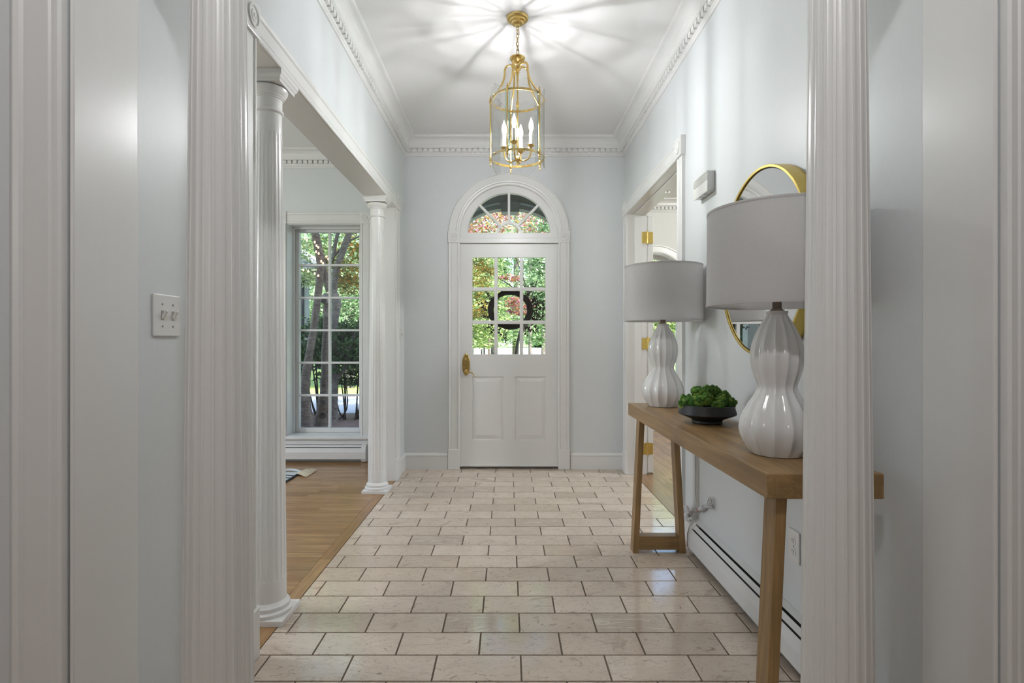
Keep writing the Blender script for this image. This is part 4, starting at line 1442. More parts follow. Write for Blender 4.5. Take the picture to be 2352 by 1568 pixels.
# ------------------------------------------------------------------ lantern chandelier
LX, LY = 0.056, 3.09
la = thing('lantern_chandelier', 'polished brass hanging lantern with scalloped glass panels and four candle bulbs', 'chandelier', (LX, LY, 2.05))
ZT, ZBt = 2.528, 2.200
RR = 0.149
m = MB().lathe([(0.0, 2.999), (0.062, 2.999), (0.062, 2.990), (0.058, 2.984), (0.046, 2.981), (0.044, 2.974), (0.034, 2.970), (0.031, 2.960), (0.014, 2.955), (0.010, 2.945), (0.0, 2.944)], (LX, LY, 0), 48)
m.build('canopy', 'brass', la, smooth=35)


def torus_link(c, a, b, r, rot, n=16):
    pts = []
    for k in range(n + 1):
        th = 2 * PI * k / n
        u, vz = a * math.cos(th), b * math.sin(th)
        pts.append((c[0] + u * math.cos(rot), c[1] + u * math.sin(rot), c[2] + vz))
    return MB().tube(pts, r, 6, cap=False)


nl = 8
zt_, zb_ = 2.950, 2.768
for k in range(nl):
    zc = zt_ - (zt_ - zb_) * (k + 0.5) / nl
    torus_link((LX, LY, zc), 0.0075, 0.0145, 0.0018, 0.4 + (PI / 2) * (k % 2)).build('chain_link', 'brass_aged', la, smooth=60)
MB().tube(smoothpath([(LX + 0.004, LY, 2.95), (LX + 0.009, LY - 0.006, 2.90), (LX - 0.004, LY - 0.008, 2.85), (LX + 0.008, LY - 0.006, 2.80), (LX, LY, 2.76)]), 0.0019, 6).build('wire', 'brass_aged', la, smooth=60)
MB().lathe([(0.006, 2.775), (0.030, 2.772), (0.043, 2.770), (0.044, 2.766), (0.038, 2.756), (0.022, 2.745), (0.014, 2.738), (0.012, 2.733), (0.022, 2.729), (0.024, 2.715), (0.018, 2.702), (0.010, 2.694), (0.012, 2.684), (0.007, 2.676), (0.006, 2.64), (0.0, 2.64)], (LX, LY, 0), 40).build('top_cup', 'brass', la, smooth=35)
ANG0 = math.radians(-22)
posts = [ANG0 + 2 * PI * k / 5 for k in range(5)]


def rp(r, a, z):
    return (LX + r * math.sin(a), LY - r * math.cos(a), z)


for a in posts:
    pts = [rp(0.012, a, 2.718), rp(0.036, a, 2.728), rp(0.060, a, 2.724), rp(0.072, a, 2.704), rp(0.074, a, 2.670), rp(0.084, a, 2.632), rp(0.108, a, 2.588), rp(0.132, a, 2.555), rp(RR - 0.002, a, ZT + 0.006)]
    MB().tube(smoothpath(pts, 5), 0.0058, 10).build('scroll_arm', 'brass', la, smooth=60)
for z in (ZT, ZBt):
    rn = MB().lathe([(RR - 0.0015, z - 0.0065), (RR + 0.0015, z - 0.0065), (RR + 0.0015, z + 0.0065), (RR - 0.0015, z + 0.0065), (RR - 0.0015, z - 0.0065)], (LX, LY, 0), 80).build('ring', 'brass', la, smooth=40)
    for a in posts:
        sa = a + PI / 5
        MB().tube([rp(RR - 0.006, sa, z), rp(RR + 0.009, sa, z)], 0.0036, 8).build('thumb_screw', 'brass_aged', rn)
RP = RR + 0.0055
for a in posts:
    q = rp(RP, a, 0)
    pr = [(0.0, ZT + 0.036), (0.0016, ZT + 0.034), (0.0022, ZT + 0.030), (0.004, ZT + 0.027), (0.0022, ZT + 0.023), (0.0055, ZT + 0.018), (0.0055, ZT + 0.015), (0.003, ZT + 0.012), (0.0075, ZT + 0.009), (0.0075, ZT - 0.010),
          (0.0045, ZT - 0.013), (0.0042, ZBt + 0.024), (0.006, ZBt + 0.021), (0.0042, ZBt + 0.015), (0.0075, ZBt + 0.010), (0.0075, ZBt - 0.010), (0.003, ZBt - 0.013), (0.0058, ZBt - 0.018), (0.0062, ZBt - 0.024), (0.003, ZBt - 0.028),
          (0.0045, ZBt - 0.033), (0.0022, ZBt - 0.037), (0.0028, ZBt - 0.042), (0.0, ZBt - 0.046)]
    MB().lathe(pr, (q[0], q[1], 0), 14).build('post', 'brass', la, smooth=40)
# glass panels
for a in posts:
    mid = a + PI / 5
    half = PI / 5 - math.radians(2.2)
    nu, nv = 20, 10
    vs, fs, mis = [], [], []
    for layer, rg in ((0, RR + 0.0022), (1, RR + 0.0052)):
        for i in range(nu + 1):
            u = -1 + 2 * i / nu
            bulge = 0.5 + 0.5 * math.cos(PI * u)
            zt2 = ZT + 0.004 + 0.054 * bulge
            zb2 = ZBt - 0.004 - 0.056 * bulge
            for j in range(nv + 1):
                z = zb2 + (zt2 - zb2) * j / nv
                vs.append(rp(rg, mid + u * half, z))
    N1 = (nu + 1) * (nv + 1)
    m = MB()
    f_in, f_edge = [], []
    for i in range(nu):
        for j in range(nv):
            b = i * (nv + 1) + j
            if i in (0, nu - 1):
                f_edge.append((b + N1, b + N1 + 1, b + N1 + nv + 2, b + N1 + nv + 1))
                f_edge.append((b, b + nv + 1, b + nv + 2, b + 1))
                continue
            f_in.append((b, b + nv + 1, b + nv + 2, b + 1))
            f_in.append((b + N1, b + N1 + 1, b + N1 + nv + 2, b + N1 + nv + 1))
    for i in range(nu):
        for j in (0, nv):
            b = i * (nv + 1) + j
            f_edge.append((b, b + nv + 1, b + nv + 1 + N1, b + N1))
    for i in (0, nu):
        for j in range(nv):
            b = i * (nv + 1) + j
            f_edge.append((b, b + 1, b + 1 + N1, b + N1))
    m.v = [tuple(q) for q in vs]
    m.f = f_in + f_edge
    m.mi = [0] * len(f_in) + [1] * len(f_edge)
    m.build('glass_panel', ['lantern_glass', 'glass_edge'], la, smooth=40)
# candle cluster
MB().tube([(LX, LY, 2.65), (LX, LY, 2.20)], 0.0048, 12).build('centre_rod', 'brass', la, smooth=60)
MB().lathe([(0.005, 2.52), (0.010, 2.515), (0.006, 2.505), (0.012, 2.495), (0.006, 2.485), (0.005, 2.48)], (LX, LY, 0), 20).build('rod_knop', 'brass', la, smooth=50)
MB().lathe([(0.005, 2.215), (0.014, 2.205), (0.018, 2.192), (0.012, 2.184), (0.005, 2.179), (0.007, 2.170), (0.004, 2.162), (0.0, 2.154)], (LX, LY, 0), 24).build('cluster_hub', 'brass', la, smooth=40)
RC = 0.079
for k in range(4):
    a = math.radians(-15 + 90 * k)
    MB().tube(smoothpath([rp(0.008, a, 2.195), rp(0.030, a, 2.183), rp(0.055, a, 2.188), rp(0.073, a, 2.208), rp(RC, a, 2.240), rp(RC, a, 2.262)], 5), 0.0046, 10).build('candle_arm', 'brass', la, smooth=60)
    q = rp(RC, a, 0)
    MB().lathe([(0.004, 2.250), (0.010, 2.256), (0.021, 2.264), (0.022, 2.268), (0.014, 2.270), (0.0, 2.270)], (q[0], q[1], 0), 24).build('drip_pan', 'brass', la, smooth=40)
    MB().lathe([(0.0, 2.270), (0.0105, 2.270), (0.0105, 2.338), (0.0085, 2.342), (0.0, 2.343)], (q[0], q[1], 0), 20).build('candle_sleeve', 'candle_sleeve', la, smooth=40)
    fb = MB().lathe([(0.006, 2.342), (0.009, 2.350), (0.0135, 2.364), (0.0145, 2.374), (0.0125, 2.388), (0.0085, 2.402), (0.0045, 2.413), (0.0015, 2.421), (0.0, 2.424)], (q[0], q[1], 0), 16).build('flame_bulb', 'bulb_envelope', la, smooth=60)
    MB().tube([(q[0], q[1], 2.360), (q[0], q[1], 2.390)], 0.0035, 6).build('filament', 'bulb_glow', fb)

# ------------------------------------------------------------------ fill lamps added in the neighbouring rooms (out of view)
def flush_fill_lamp(label, x, y, r, watts):
    o = thing('ceiling_fill_lamp', label, 'lamp', (x, y, ZC - 0.12), 'added ceiling fill lamps')
    MB().lathe([(0.0, ZC - 0.001), (r * 0.9, ZC - 0.001), (r * 0.9, ZC - 0.025), (r * 0.8, ZC - 0.03)], (x, y, 0), 32).build('canopy', 'brass', o, smooth=40)
    MB().lathe([(r * 0.85, ZC - 0.028), (r, ZC - 0.035), (r * 0.95, ZC - 0.065), (r * 0.7, ZC - 0.095), (r * 0.35, ZC - 0.112), (0.0, ZC - 0.117)], (x, y, 0), 32).build('glass_bowl', 'fill_lamp_glass', o, smooth=60)
    fill_light('ceiling_fill_light', (x, y, ZC - 0.065), watts, r * 0.2)


flush_fill_lamp('flush opal glass fill lamp added in the hall, out of view', 0.05, 0.05, 0.24, HALL_FILL)
def pendant(label, x, y, zc, r, watts):  # hanging globe built for added fill light
    o = thing('pendant_fill_lamp', label, 'lamp', (x, y, zc - r), 'added globe fill lamps')
    MB().lathe([(0.0, ZC - 0.001), (0.06, ZC - 0.001), (0.06, ZC - 0.02), (0.0, ZC - 0.03)], (x, y, 0), 24).build('canopy', 'brass', o, smooth=40)
    MB().tube([(x, y, ZC - 0.025), (x, y, zc + r + 0.01)], 0.006, 8).build('rod', 'brass', o, smooth=40)
    MB().lathe([(0.0, zc + r + 0.03), (0.05, zc + r + 0.025), (0.055, zc + r - 0.01), (0.0, zc + r - 0.015)], (x, y, 0), 24).build('cap', 'brass', o, smooth=40)
    MB().ball((x, y, zc), r, 24, 14).build('globe', 'fill_lamp_glass', o, smooth=60)
    fill_light('pendant_fill_light', (x, y, zc), watts, r * 0.75)


pendant('opal glass globe fill lamp added over the dining room floor, out of view', -3.75, 2.5, 1.90, 0.20, DINE_FILL)
pendant('opal glass globe fill lamp added at the back of the hall, out of view', -1.9, -2.0, 1.95, 0.25, HALP_FILL)
flush_fill_lamp('flush opal glass fill lamp added in the right room, out of view', 3.0, 4.4, 0.24, LIBR_FILL)

# ------------------------------------------------------------------ rug in the dining room
rx1, ry1 = -1.822, 4.80
rg = thing('area_rug', 'pale rug with navy bars and a cream corner tassel on the dining room floor', 'rug', (rx1 - 0.75, ry1 - 0.9, 0))
rb = MB().box(rx1 - 1.5, rx1 - 0.014, ry1 - 1.8, ry1, 0.0005, 0.0095).build('woven_field', 'rug_weave', rg, bevel=0.003)
MB().box(rx1 - 0.014, rx1 + 0.004, ry1 - 1.8, ry1 - 0.004, 0.0005, 0.0115).build('binding', 'rug_navy', rg, bevel=0.003)
for k in range(22):
    yc = ry1 - 0.055 - k * 0.078
    bot = [(rx1 - 0.014, yc - 0.010, 0.0096), (rx1 - 0.014, yc + 0.010, 0.0096), (rx1 - 0.30, yc + 0.080, 0.0096), (rx1 - 0.30, yc + 0.060, 0.0096)]
    if yc + 0.08 < ry1:
        MB().hexa(bot, [(q[0], q[1], 0.0108) for q in bot]).build('woven_bar', 'rug_navy', rg)
# folded far hem and corner tassel
MB().tube(smoothpath([(rx1 - 0.6, ry1 + 0.004, 0.012), (rx1 - 0.35, ry1 + 0.010, 0.013), (rx1 - 0.2, ry1 - 0.01, 0.020), (rx1 - 0.1, ry1 + 0.012, 0.026), (rx1 - 0.03, ry1 + 0.004, 0.018), (rx1 + 0.01, ry1 - 0.02, 0.012)]), 0.012, 8).build('hem_fold', 'rug_weave', rg, smooth=60)
m = MB()
for k in range(14):
    a = (k - 6.5) * 0.05
    m.tube(smoothpath([(rx1 - 0.02, ry1 - 0.02 + a * 0.1, 0.010), (rx1 + 0.03, ry1 - 0.025 + a * 0.25, 0.016 + 0.002 * (k % 3)), (rx1 + 0.075, ry1 - 0.028 + a * 0.35, 0.012 + 0.002 * (k % 2)), (rx1 + 0.105 + 0.004 * (k % 3), ry1 - 0.03 + a * 0.4, 0.006)], 3), 0.0042, 5)
m.build('tassel', 'fringe_cream', rg, smooth=60)

# ------------------------------------------------------------------ wreath on the outside of the door
wy = dy1 + 0.035
wx, wz = (1172 - CX0) * wy / FPX, CAMH + (CY0 - 711) * wy / FPX
wr = thing('wreath', 'dark twig wreath with berry sprigs hung outside the front door glass', 'wreath', (wx, wy, wz - 0.2))
m = MB()
r4 = random.Random(21)
for k in range(24):
    ph, am, tw = r4.uniform(0, 2 * PI), r4.uniform(0.004, 0.024), r4.choice((2, 3, 4))
    pts = []
    for i in range(49):
        a = 2 * PI * i / 48
        rr = 0.178 + am * math.cos(tw * a + ph)
        pts.append((wx + rr * math.cos(a) * 1.03, wy + am * 0.8 * math.sin(tw * a + ph), wz + rr * math.sin(a) * 0.90))
    m.tube(pts, 0.0085, 6, cap=False)
m.build('twig_ring', 'twig', wr, smooth=60)
for k in range(30):
    m, bm_ = MB(), MB()
    a = r4.choice((r4.uniform(-1.1, 0.9), r4.uniform(-1.1, 0.9), r4.uniform(2.4, 4.2), r4.uniform(3.6, 5.6)))
    d = Vector((math.cos(a), 0, math.sin(a)))
    side = Vector((-d.z, 0, d.x)) * r4.choice((-1, 1))
    st = Vector((wx, wy, wz)) + Vector((d.x * 0.185, 0, d.z * 0.17))
    ln = r4.uniform(0.06, 0.14)
    pts = smoothpath([st, st + d * ln * 0.5 + side * 0.008, st + d * ln + side * r4.uniform(0.01, 0.05)], 4)
    m.tube(pts, 0.0020, 5)
    for q in pts[3:]:
        for j in range(3):
            e = q + Vector((r4.uniform(-0.018, 0.018), r4.uniform(-0.01, 0.01), r4.uniform(-0.018, 0.018)))
            m.tube([q, e], 0.0011, 4)
            bm_.ball(e, r4.uniform(0.0045, 0.0075), 6, 5)
    sg = m.build('sprig', 'twig', wr)
    sg['kind'] = 'stuff'
    b_ = bm_.build('berries', 'berry', sg, smooth=60)
    b_['kind'] = 'stuff'

# ------------------------------------------------------------------ porch outside
po = thing('porch', 'arched entrance porch, shade toned into its colour, seen through the fanlight', 'porch', (0.06, 6.0, -0.15))
PYB, PYF = YB + 0.002, 6.75
MB().box(XLo - 0.4, XR - 0.003, PYB + 0.45, PYF, 2.92, 3.0).box(XLo + 0.005, XR - 0.003, PYB, PYB + 0.45, 2.92, 3.0).build('porch_ceiling', 'porch_shade_tone', po)
MB().box(XLo + 0.005, XR - 0.003, PYB, 5.62, -0.15, -0.02).box(XLo - 0.4, XR - 0.003, 5.62, PYF + 0.3, -0.15, -0.02).build('porch_floor', 'porch_stone', po)
AC, ARi = 0.02, 0.86
m = MB()
zc0 = 2.765 - ARi
nseg = 24
hx = 1.05
for k in range(nseg):
    xa, xb = -hx + 2 * hx * k / nseg, -hx + 2 * hx * (k + 1) / nseg

    def zz_(x):
        return zc0 + math.sqrt(max(ARi ** 2 - x ** 2, 0.0)) if abs(x) < ARi else zc0
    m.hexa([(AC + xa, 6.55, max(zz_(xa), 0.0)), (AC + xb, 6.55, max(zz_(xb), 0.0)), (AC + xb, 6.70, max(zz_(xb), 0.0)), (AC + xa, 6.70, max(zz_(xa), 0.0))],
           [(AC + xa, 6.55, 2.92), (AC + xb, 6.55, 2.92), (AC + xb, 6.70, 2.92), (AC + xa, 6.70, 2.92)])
m.build('arch_beam', 'porch_shade_tone', po)
MB().sweep_arc([(ARi + 0.075, 6.55), (ARi + 0.075, 6.535), (ARi + 0.06, 6.53), (ARi + 0.05, 6.535), (ARi + 0.05, 6.55)], (AC, 0, zc0), 32, 0.35, PI - 0.35).build('arch_bead', 'plastic_grey', po, smooth=40)
MB().hexa([(AC - 0.095, 6.52, 2.715), (AC + 0.115, 6.52, 2.715), (AC + 0.115, 6.71, 2.715), (AC - 0.095, 6.71, 2.715)], [(AC - 0.115, 6.52, 2.83), (AC + 0.135, 6.52, 2.83), (AC + 0.135, 6.71, 2.83), (AC - 0.115, 6.71, 2.83)]).build('keystone', 'porch_shade_tone', po)
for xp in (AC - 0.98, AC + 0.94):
    MB().box(xp - 0.07, xp + 0.07, 6.55, 6.70, -0.02, zc0).build('porch_post', 'porch_shade_tone', po, bevel=0.005)

# ------------------------------------------------------------------ grounds
def ground_z(y):
    return -0.15 if y < 18 else -0.15 + 0.62 * min(1.0, (y - 18) / 42.0)


def strip(name, label, mat, x0, x1, ys, dz):
    m = MB()
    vs = []
    for y in ys:
        vs += [(x0, y, ground_z(y) + dz), (x1, y, ground_z(y) + dz)]
    m.add(vs, [(2 * i, 2 * i + 1, 2 * i + 3, 2 * i + 2) for i in range(len(ys) - 1)])
    return smark(m.build(name, mat, org=((x0 + x1) / 2, ys[0], -0.15)), label)


strip('ground', 'green lawn in front of the house', 'lawn', -80, 80, [-20, 5.6, 18, 30, 45, 60, 140], -0.012)
strip('ground_mulch', 'dark mulch bed under the dining room window', 'mulch', -7, -0.8, [5.62, 8, 9.95], 0.0)
strip('ground_driveway', 'pale asphalt driveway beyond the mulch bed', 'asphalt', -14, 14, [9.95, 12, 13.6], 0.002)
strip('ground_court', 'sunlit pale forecourt far beyond the trees', 'asphalt', -30, 30, [33, 40, 50, 60], 0.004)

# ------------------------------------------------------------------ trees
def leaf_mesh(name, mat, centres, size, seed, flat=0.5):
    rg_ = np.random.default_rng(seed)
    c = np.asarray(centres, dtype=float)
    n = len(c)
    u = rg_.normal(size=(n, 3))
    u[:, 2] *= flat
    u /= np.linalg.norm(u, axis=1)[:, None]
    v = rg_.normal(size=(n, 3))
    v[:, 2] *= flat
    v -= u * np.sum(u * v, axis=1)[:, None]
    v /= np.linalg.norm(v, axis=1)[:, None]
    nn = np.cross(u, v)
    L = size * rg_.uniform(0.6, 1.3, n)[:, None]
    W = L * 0.28
    q = np.empty((n, 6, 3))
    q[:, 0] = c - u * L * 0.5
    q[:, 1] = c - u * L * 0.1 + v * W + nn * L * 0.05
    q[:, 2] = c + u * L * 0.3 + v * W * 0.7 + nn * L * 0.03
    q[:, 3] = c + u * L * 0.6 - nn * L * 0.06
    q[:, 4] = c + u * L * 0.3 - v * W * 0.7 + nn * L * 0.03
    q[:, 5] = c - u * L * 0.1 - v * W + nn * L * 0.05
    me = bpy.data.meshes.new(name)
    me.vertices.add(n * 6)
    me.vertices.foreach_set('co', q.reshape(-1))
    me.loops.add(n * 8)
    idx = (np.arange(n)[:, None] * 6 + np.array([0, 1, 2, 3, 0, 3, 4, 5])[None, :]).reshape(-1)
    me.loops.foreach_set('vertex_index', idx.astype(np.int32))
    me.polygons.add(n * 2)
    me.polygons.foreach_set('loop_start', (np.arange(n * 2) * 4).astype(np.int32))
    me.update(calc_edges=True)
    me.validate()
    me.materials.append(MATS[mat])
    return me


def crown_points(ell, n, seed, sprays=0.02):
    """leaf centres in flat sprays scattered through an ellipsoid (cx,cy,cz,rx,ry,rz)"""
    rg_ = np.random.default_rng(seed)
    ns = max(8, int(n * sprays))
    d = rg_.normal(size=(ns, 3))
    d /= np.linalg.norm(d, axis=1)[:, None]
    rad = rg_.uniform(0.25, 1.0, ns) ** 0.5
    sc_ = np.array(ell[3:])
    c = np.array(ell[:3]) + d * rad[:, None] * sc_
    k = rg_.integers(0, ns, n)
    sp = 0.16 * float(np.mean(sc_))
    off = rg_.normal(size=(n, 3)) * np.array([sp, sp, sp * 0.35])
    return c[k] + off


def add_leaves(o, mat, pts, size, seed, flat=0.5, name='foliage'):
    org = np.array(ORG[o.name])
    me = leaf_mesh(name, mat, pts - org, size, seed, flat)
    f = bpy.data.objects.new(name, me)
    COL.objects.link(f)
    f.parent = o
    f['kind'] = 'stuff'
    return f


def trunk_from_px(path, y, widths):
    pts = [Vector(P(a, b, y)) for a, b in path]
    return pts, [wd * y / FPX / 2 for wd in widths]


GRP = 'trees in front of the house'
YT = 8.3
# three grey trunks outside the dining room window, traced from the photograph at the depth of the mulch bed
ptsA, rA = trunk_from_px([(703, 990), (700, 940), (698, 905), (702, 870), (709, 822), (719, 762), (729, 690), (734, 640), (736, 600), (730, 565), (724, 535), (716, 480), (708, 400)], YT, [36, 29, 25, 21, 18, 17, 17, 17, 19, 19, 18, 17, 15])
ta = thing('maple_tree', 'grey-barked tree leaning past the left panes of the dining window', 'tree', (ptsA[0].x, YT, -0.15), GRP)
MB().tube(smoothpath(ptsA, 4), [rA[min(i // 4, len(rA) - 1)] for i in range(len(smoothpath(ptsA, 4)))], 14).build('trunk', 'bark', ta, smooth=60)
add_leaves(ta, 'leaf_green', np.vstack([crown_points((-3.3, 9.0, 3.9, 1.6, 1.2, 0.9), 8000, 1), crown_points((-3.4, 9.2, 2.5, 0.5, 0.6, 0.5), 1100, 2)]), 0.055, 3)
ptsB, rB = trunk_from_px([(738, 990), (743, 950), (747, 905), (748, 860), (747, 810), (750, 760), (751, 715), (752, 692)], YT + 0.25, [40, 30, 24, 19, 17, 17, 18, 24])
tb_ = thing('maple_tree', 'pruned tree with knotted cut stubs behind the middle bar of the dining window', 'tree', (ptsB[0].x, YT + 0.25, -0.15), GRP)
sp_ = smoothpath(ptsB, 4)
MB().tube(sp_, [rB[min(i // 4, len(rB) - 1)] for i in range(len(sp_))], 14).build('trunk', 'bark', tb_, smooth=60)
kq = Vector(P(741, 953, YT + 0.05))
MB().lathe([(0.05, 0.02), (0.052, 0.0), (0.04, -0.01), (0.03, 0.0), (0.0, 0.01)], kq, 16, 'y').build('knot_scar', 'bark_dark', tb_, smooth=60)
m = MB()
m.tube([sp_[-1], Vector(P(748, 686, YT + 0.22)), Vector(P(743, 690, YT + 0.1))], [0.07, 0.085, 0.05], 12)
m.build('cut_stub', 'bark_grey', tb_, smooth=60)
brp, brr = trunk_from_px([(757, 668), (748, 640), (741, 612), (737, 585)], YT + 0.25, [15, 14, 14, 13])
MB().tube(smoothpath(brp, 4), rB[4], 10).build('branch', 'bark', tb_, smooth=60)
ptsC, rC = trunk_from_px([(762, 990), (765, 930), (767, 880), (765, 830), (766, 780), (768, 735), (773, 700), (765, 668), (771, 630), (777, 605), (786, 580), (795, 555), (803, 530), (812, 480), (824, 400)], YT + 0.6, [24, 20, 18, 17, 18, 19, 23, 17, 16, 15, 15, 15, 14, 12, 10])
tc_ = thing('maple_tree', 'tree with a grey limb bending up to the right in the dining window', 'tree', (ptsC[0].x, YT + 0.6, -0.15), GRP)
sp_ = smoothpath(ptsC, 4)
MB().tube(sp_, [rC[min(i // 4, len(rC) - 1)] for i in range(len(sp_))], 14).build('trunk', 'bark_grey', tc_, smooth=60)
for path, wd in (([(768, 872), (780, 862), (793, 842), (800, 815), (806, 790), (818, 760)], [12, 10, 10, 9, 8, 7]), ([(757, 612), (766, 585), (770, 560), (777, 530), (786, 480)], [9, 9, 9, 8, 7]),
                 ([(768, 588), (785, 568), (800, 555), (830, 540)], [5, 5, 4, 3]), ([(755, 590), (748, 600), (740, 610)], [8, 8, 8])):
    bp, brr = trunk_from_px(path, YT + 0.6, wd)
    s_ = smoothpath(bp, 4)
    MB().tube(s_, [brr[min(i // 4, len(brr) - 1)] for i in range(len(s_))], 8).build('branch', 'bark_grey', tc_, smooth=60)
add_leaves(tc_, 'leaf_amber', np.vstack([crown_points((-2.45, 9.6, 2.45, 0.75, 0.8, 0.55), 3600, 5), crown_points((-1.9, 9.8, 3.1, 1.0, 0.8, 0.6), 2400, 6)]), 0.055, 7)

# dark shrubs with bare stems
GS = 'rhododendron shrubs in the mulch bed'
r5 = random.Random(9)
for i, (sx, sy, hgt, lab) in enumerate(((-3.15, 9.3, 1.75, 'dark leafy shrub with bare stems between the two left trunks'), (-2.62, 9.15, 1.75, 'dark leafy shrub with black forked stems at the right panes of the dining window'),
                                        (-2.05, 9.4, 1.7, 'dark leafy shrub half hidden right of the dining window'))):
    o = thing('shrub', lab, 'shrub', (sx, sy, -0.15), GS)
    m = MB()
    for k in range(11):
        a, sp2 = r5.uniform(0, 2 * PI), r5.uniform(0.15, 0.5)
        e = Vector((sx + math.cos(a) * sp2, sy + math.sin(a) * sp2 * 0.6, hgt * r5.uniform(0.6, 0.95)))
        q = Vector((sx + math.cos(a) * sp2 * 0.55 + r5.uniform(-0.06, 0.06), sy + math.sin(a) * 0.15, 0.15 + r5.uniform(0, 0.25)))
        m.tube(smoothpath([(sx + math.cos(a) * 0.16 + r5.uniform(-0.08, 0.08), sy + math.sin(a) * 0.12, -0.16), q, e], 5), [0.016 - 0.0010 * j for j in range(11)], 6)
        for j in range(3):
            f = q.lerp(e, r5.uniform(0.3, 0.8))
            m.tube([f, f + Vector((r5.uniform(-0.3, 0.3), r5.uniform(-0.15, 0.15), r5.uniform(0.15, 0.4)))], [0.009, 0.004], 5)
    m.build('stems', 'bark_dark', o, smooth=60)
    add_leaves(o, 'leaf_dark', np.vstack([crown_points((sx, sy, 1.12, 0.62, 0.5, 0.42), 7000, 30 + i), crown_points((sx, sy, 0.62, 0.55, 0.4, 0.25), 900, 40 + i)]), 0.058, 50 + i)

# backdrop trees: (x, y, height, radius, material, leaves, leaf size, label)
BACK = [(-13.5, 25, 10.0, 2.3, 'leaf_conifer', 'tall feathery conifer far left of the grounds'),
        (-7.4, 16.0, 8.0, 1.6, 'leaf_conifer', 'feathery conifer behind the garage wing'),
        (-7.6, 23.0, 10.0, 2.2, 'leaf_green', 'bright green tree behind the left panes of the dining window'),
        (-4.55, 15.6, 7.5, 1.35, 'leaf_conifer', 'pale feathery conifer behind the right panes of the dining window'),
        (-3.6, 24.0, 10.0, 1.7, 'leaf_green', 'bright green tree between dining window and porch'),
        (-1.15, 15.8, 8.0, 1.1, 'leaf_green', 'bright green tree behind the left lites of the front door'),
        (0.35, 24.5, 10.0, 1.9, 'leaf_conifer', 'sunlit feathery conifer behind the middle lites of the front door'),
        (1.55, 16.0, 8.0, 1.1, 'leaf_conifer', 'feathery conifer behind the right lites of the front door'),
        (3.5, 13.5, 3.3, 1.2, 'leaf_green', 'leafy tree beyond the arched window of the right room'),
        (10.5, 18.0, 9.0, 2.0, 'leaf_conifer', 'tall conifer far right of the grounds')]
for i, (tx, ty, th_, rad, lm, lab) in enumerate(BACK):
    o = thing('conifer_tree' if lm == 'leaf_conifer' else 'leafy_tree', lab, 'tree', (tx, ty, -0.15), GRP)
    MB().tube([(tx, ty, -0.2), (tx + 0.05, ty, th_ * 0.5), (tx, ty, th_ * 0.95)], [0.16, 0.12, 0.04], 12).build('trunk', 'bark_grey', o, smooth=60)
    m = MB()
    rr5 = random.Random(100 + i)
    for k in range(14):
        z = th_ * (0.22 + 0.7 * k / 14)
        a = rr5.uniform(0, 2 * PI)
        m.tube([(tx, ty, z), (tx + math.cos(a) * rad * 0.5, ty + math.sin(a) * rad * 0.5, z + 0.15), (tx + math.cos(a) * rad * 0.9, ty + math.sin(a) * rad * 0.9, z + 0.05)], [0.04, 0.025, 0.01], 6)
    m.build('branches', 'bark_grey', o)
    lowz = 0.95 if lab.find('door') >= 0 else 0.5
    pts = np.vstack([crown_points((tx, ty, th_ * 0.55 + 0.2, rad, rad, th_ * 0.46), 17000, 60 + i, 0.022), crown_points((tx, ty, lowz + 1.2, rad * 1.05, rad * 1.05, 1.3), 8000, 80 + i, 0.022)])
    pts = pts[pts[:, 2] > lowz]
    add_leaves(o, lm, pts, 0.085 if lm == 'leaf_green' else 0.10, 90 + i, 0.4)

# bare trunks seen through the door lites
for i, (px, yt, wd, lab) in enumerate(((1106, 27, 3.5, 'thin bare trunk leftmost in the lower left door lite'), (1112, 27.5, 4, 'thin bare trunk second from the left in the lower left door lite'),
                                       (1123, 22, 5, 'brown trunk beside the thick trunk in the lower left door lite'), (1132, 20, 10, 'thick grey trunk behind the wreath, left door lites'),
                                       (1217, 21, 7, 'pale trunk behind the right door lites'), (1248, 20, 10, 'thick grey trunk at the right edge of the door lites'))):
    x0_, _, _ = P(px, 800, yt)
    r_ = wd * yt / FPX / 2
    lean = (-0.9, 0.5, -0.8, 0.8, -0.6, 0.7)[i]
    o = thing('tree', lab, 'tree', (x0_, yt, ground_z(yt)), GRP)
    MB().tube([(x0_, yt, ground_z(yt) - 0.1), (x0_ + 0.03, yt, 4.0), (x0_ + lean, yt, 9.0)], [r_ * 1.1, r_, r_ * 0.7], 12).build('trunk', 'bark' if i in (2,) else 'bark_grey', o, smooth=60)
    add_leaves(o, 'leaf_green', crown_points((x0_ + lean, yt, 9.0, 0.35, 0.35, 1.4), 1800, 200 + i, 0.03), 0.11, 210 + i, 0.4)
# Japanese maple
jm = thing('japanese_maple', 'small maple with red, purple and orange leaves beyond the porch', 'tree', (0.14, 10.2, -0.15), GRP)
m = MB()
m.tube(smoothpath([(0.14, 10.2, -0.16), (0.17, 10.2, 0.4), (0.16, 10.3, 0.9), (0.22, 10.25, 1.3), (0.30, 10.2, 1.6)], 4), [0.045 - 0.002 * k for k in range(17)], 10)
for e in ((-0.55, 10.4, 2.6), (0.1, 10.4, 2.9), (0.55, 10.1, 2.3)):
    m.tube(smoothpath([(0.20, 10.3, 1.15), (0.42, 10.35, 1.9), e], 4), [0.016 - 0.001 * k for k in range(9)], 8)
m.build('trunk', 'bark_dark', jm, smooth=60)
add_leaves(jm, 'leaf_maple', np.vstack([crown_points((-0.1, 10.2, 3.25, 0.9, 0.5, 0.35), 2600, 301, 0.04), crown_points((0.20, 10.2, 1.82, 0.24, 0.3, 0.20), 1100, 302, 0.05), crown_points((0.0, 10.2, 2.35, 0.3, 0.3, 0.06), 350, 307, 0.05)]), 0.042, 303)
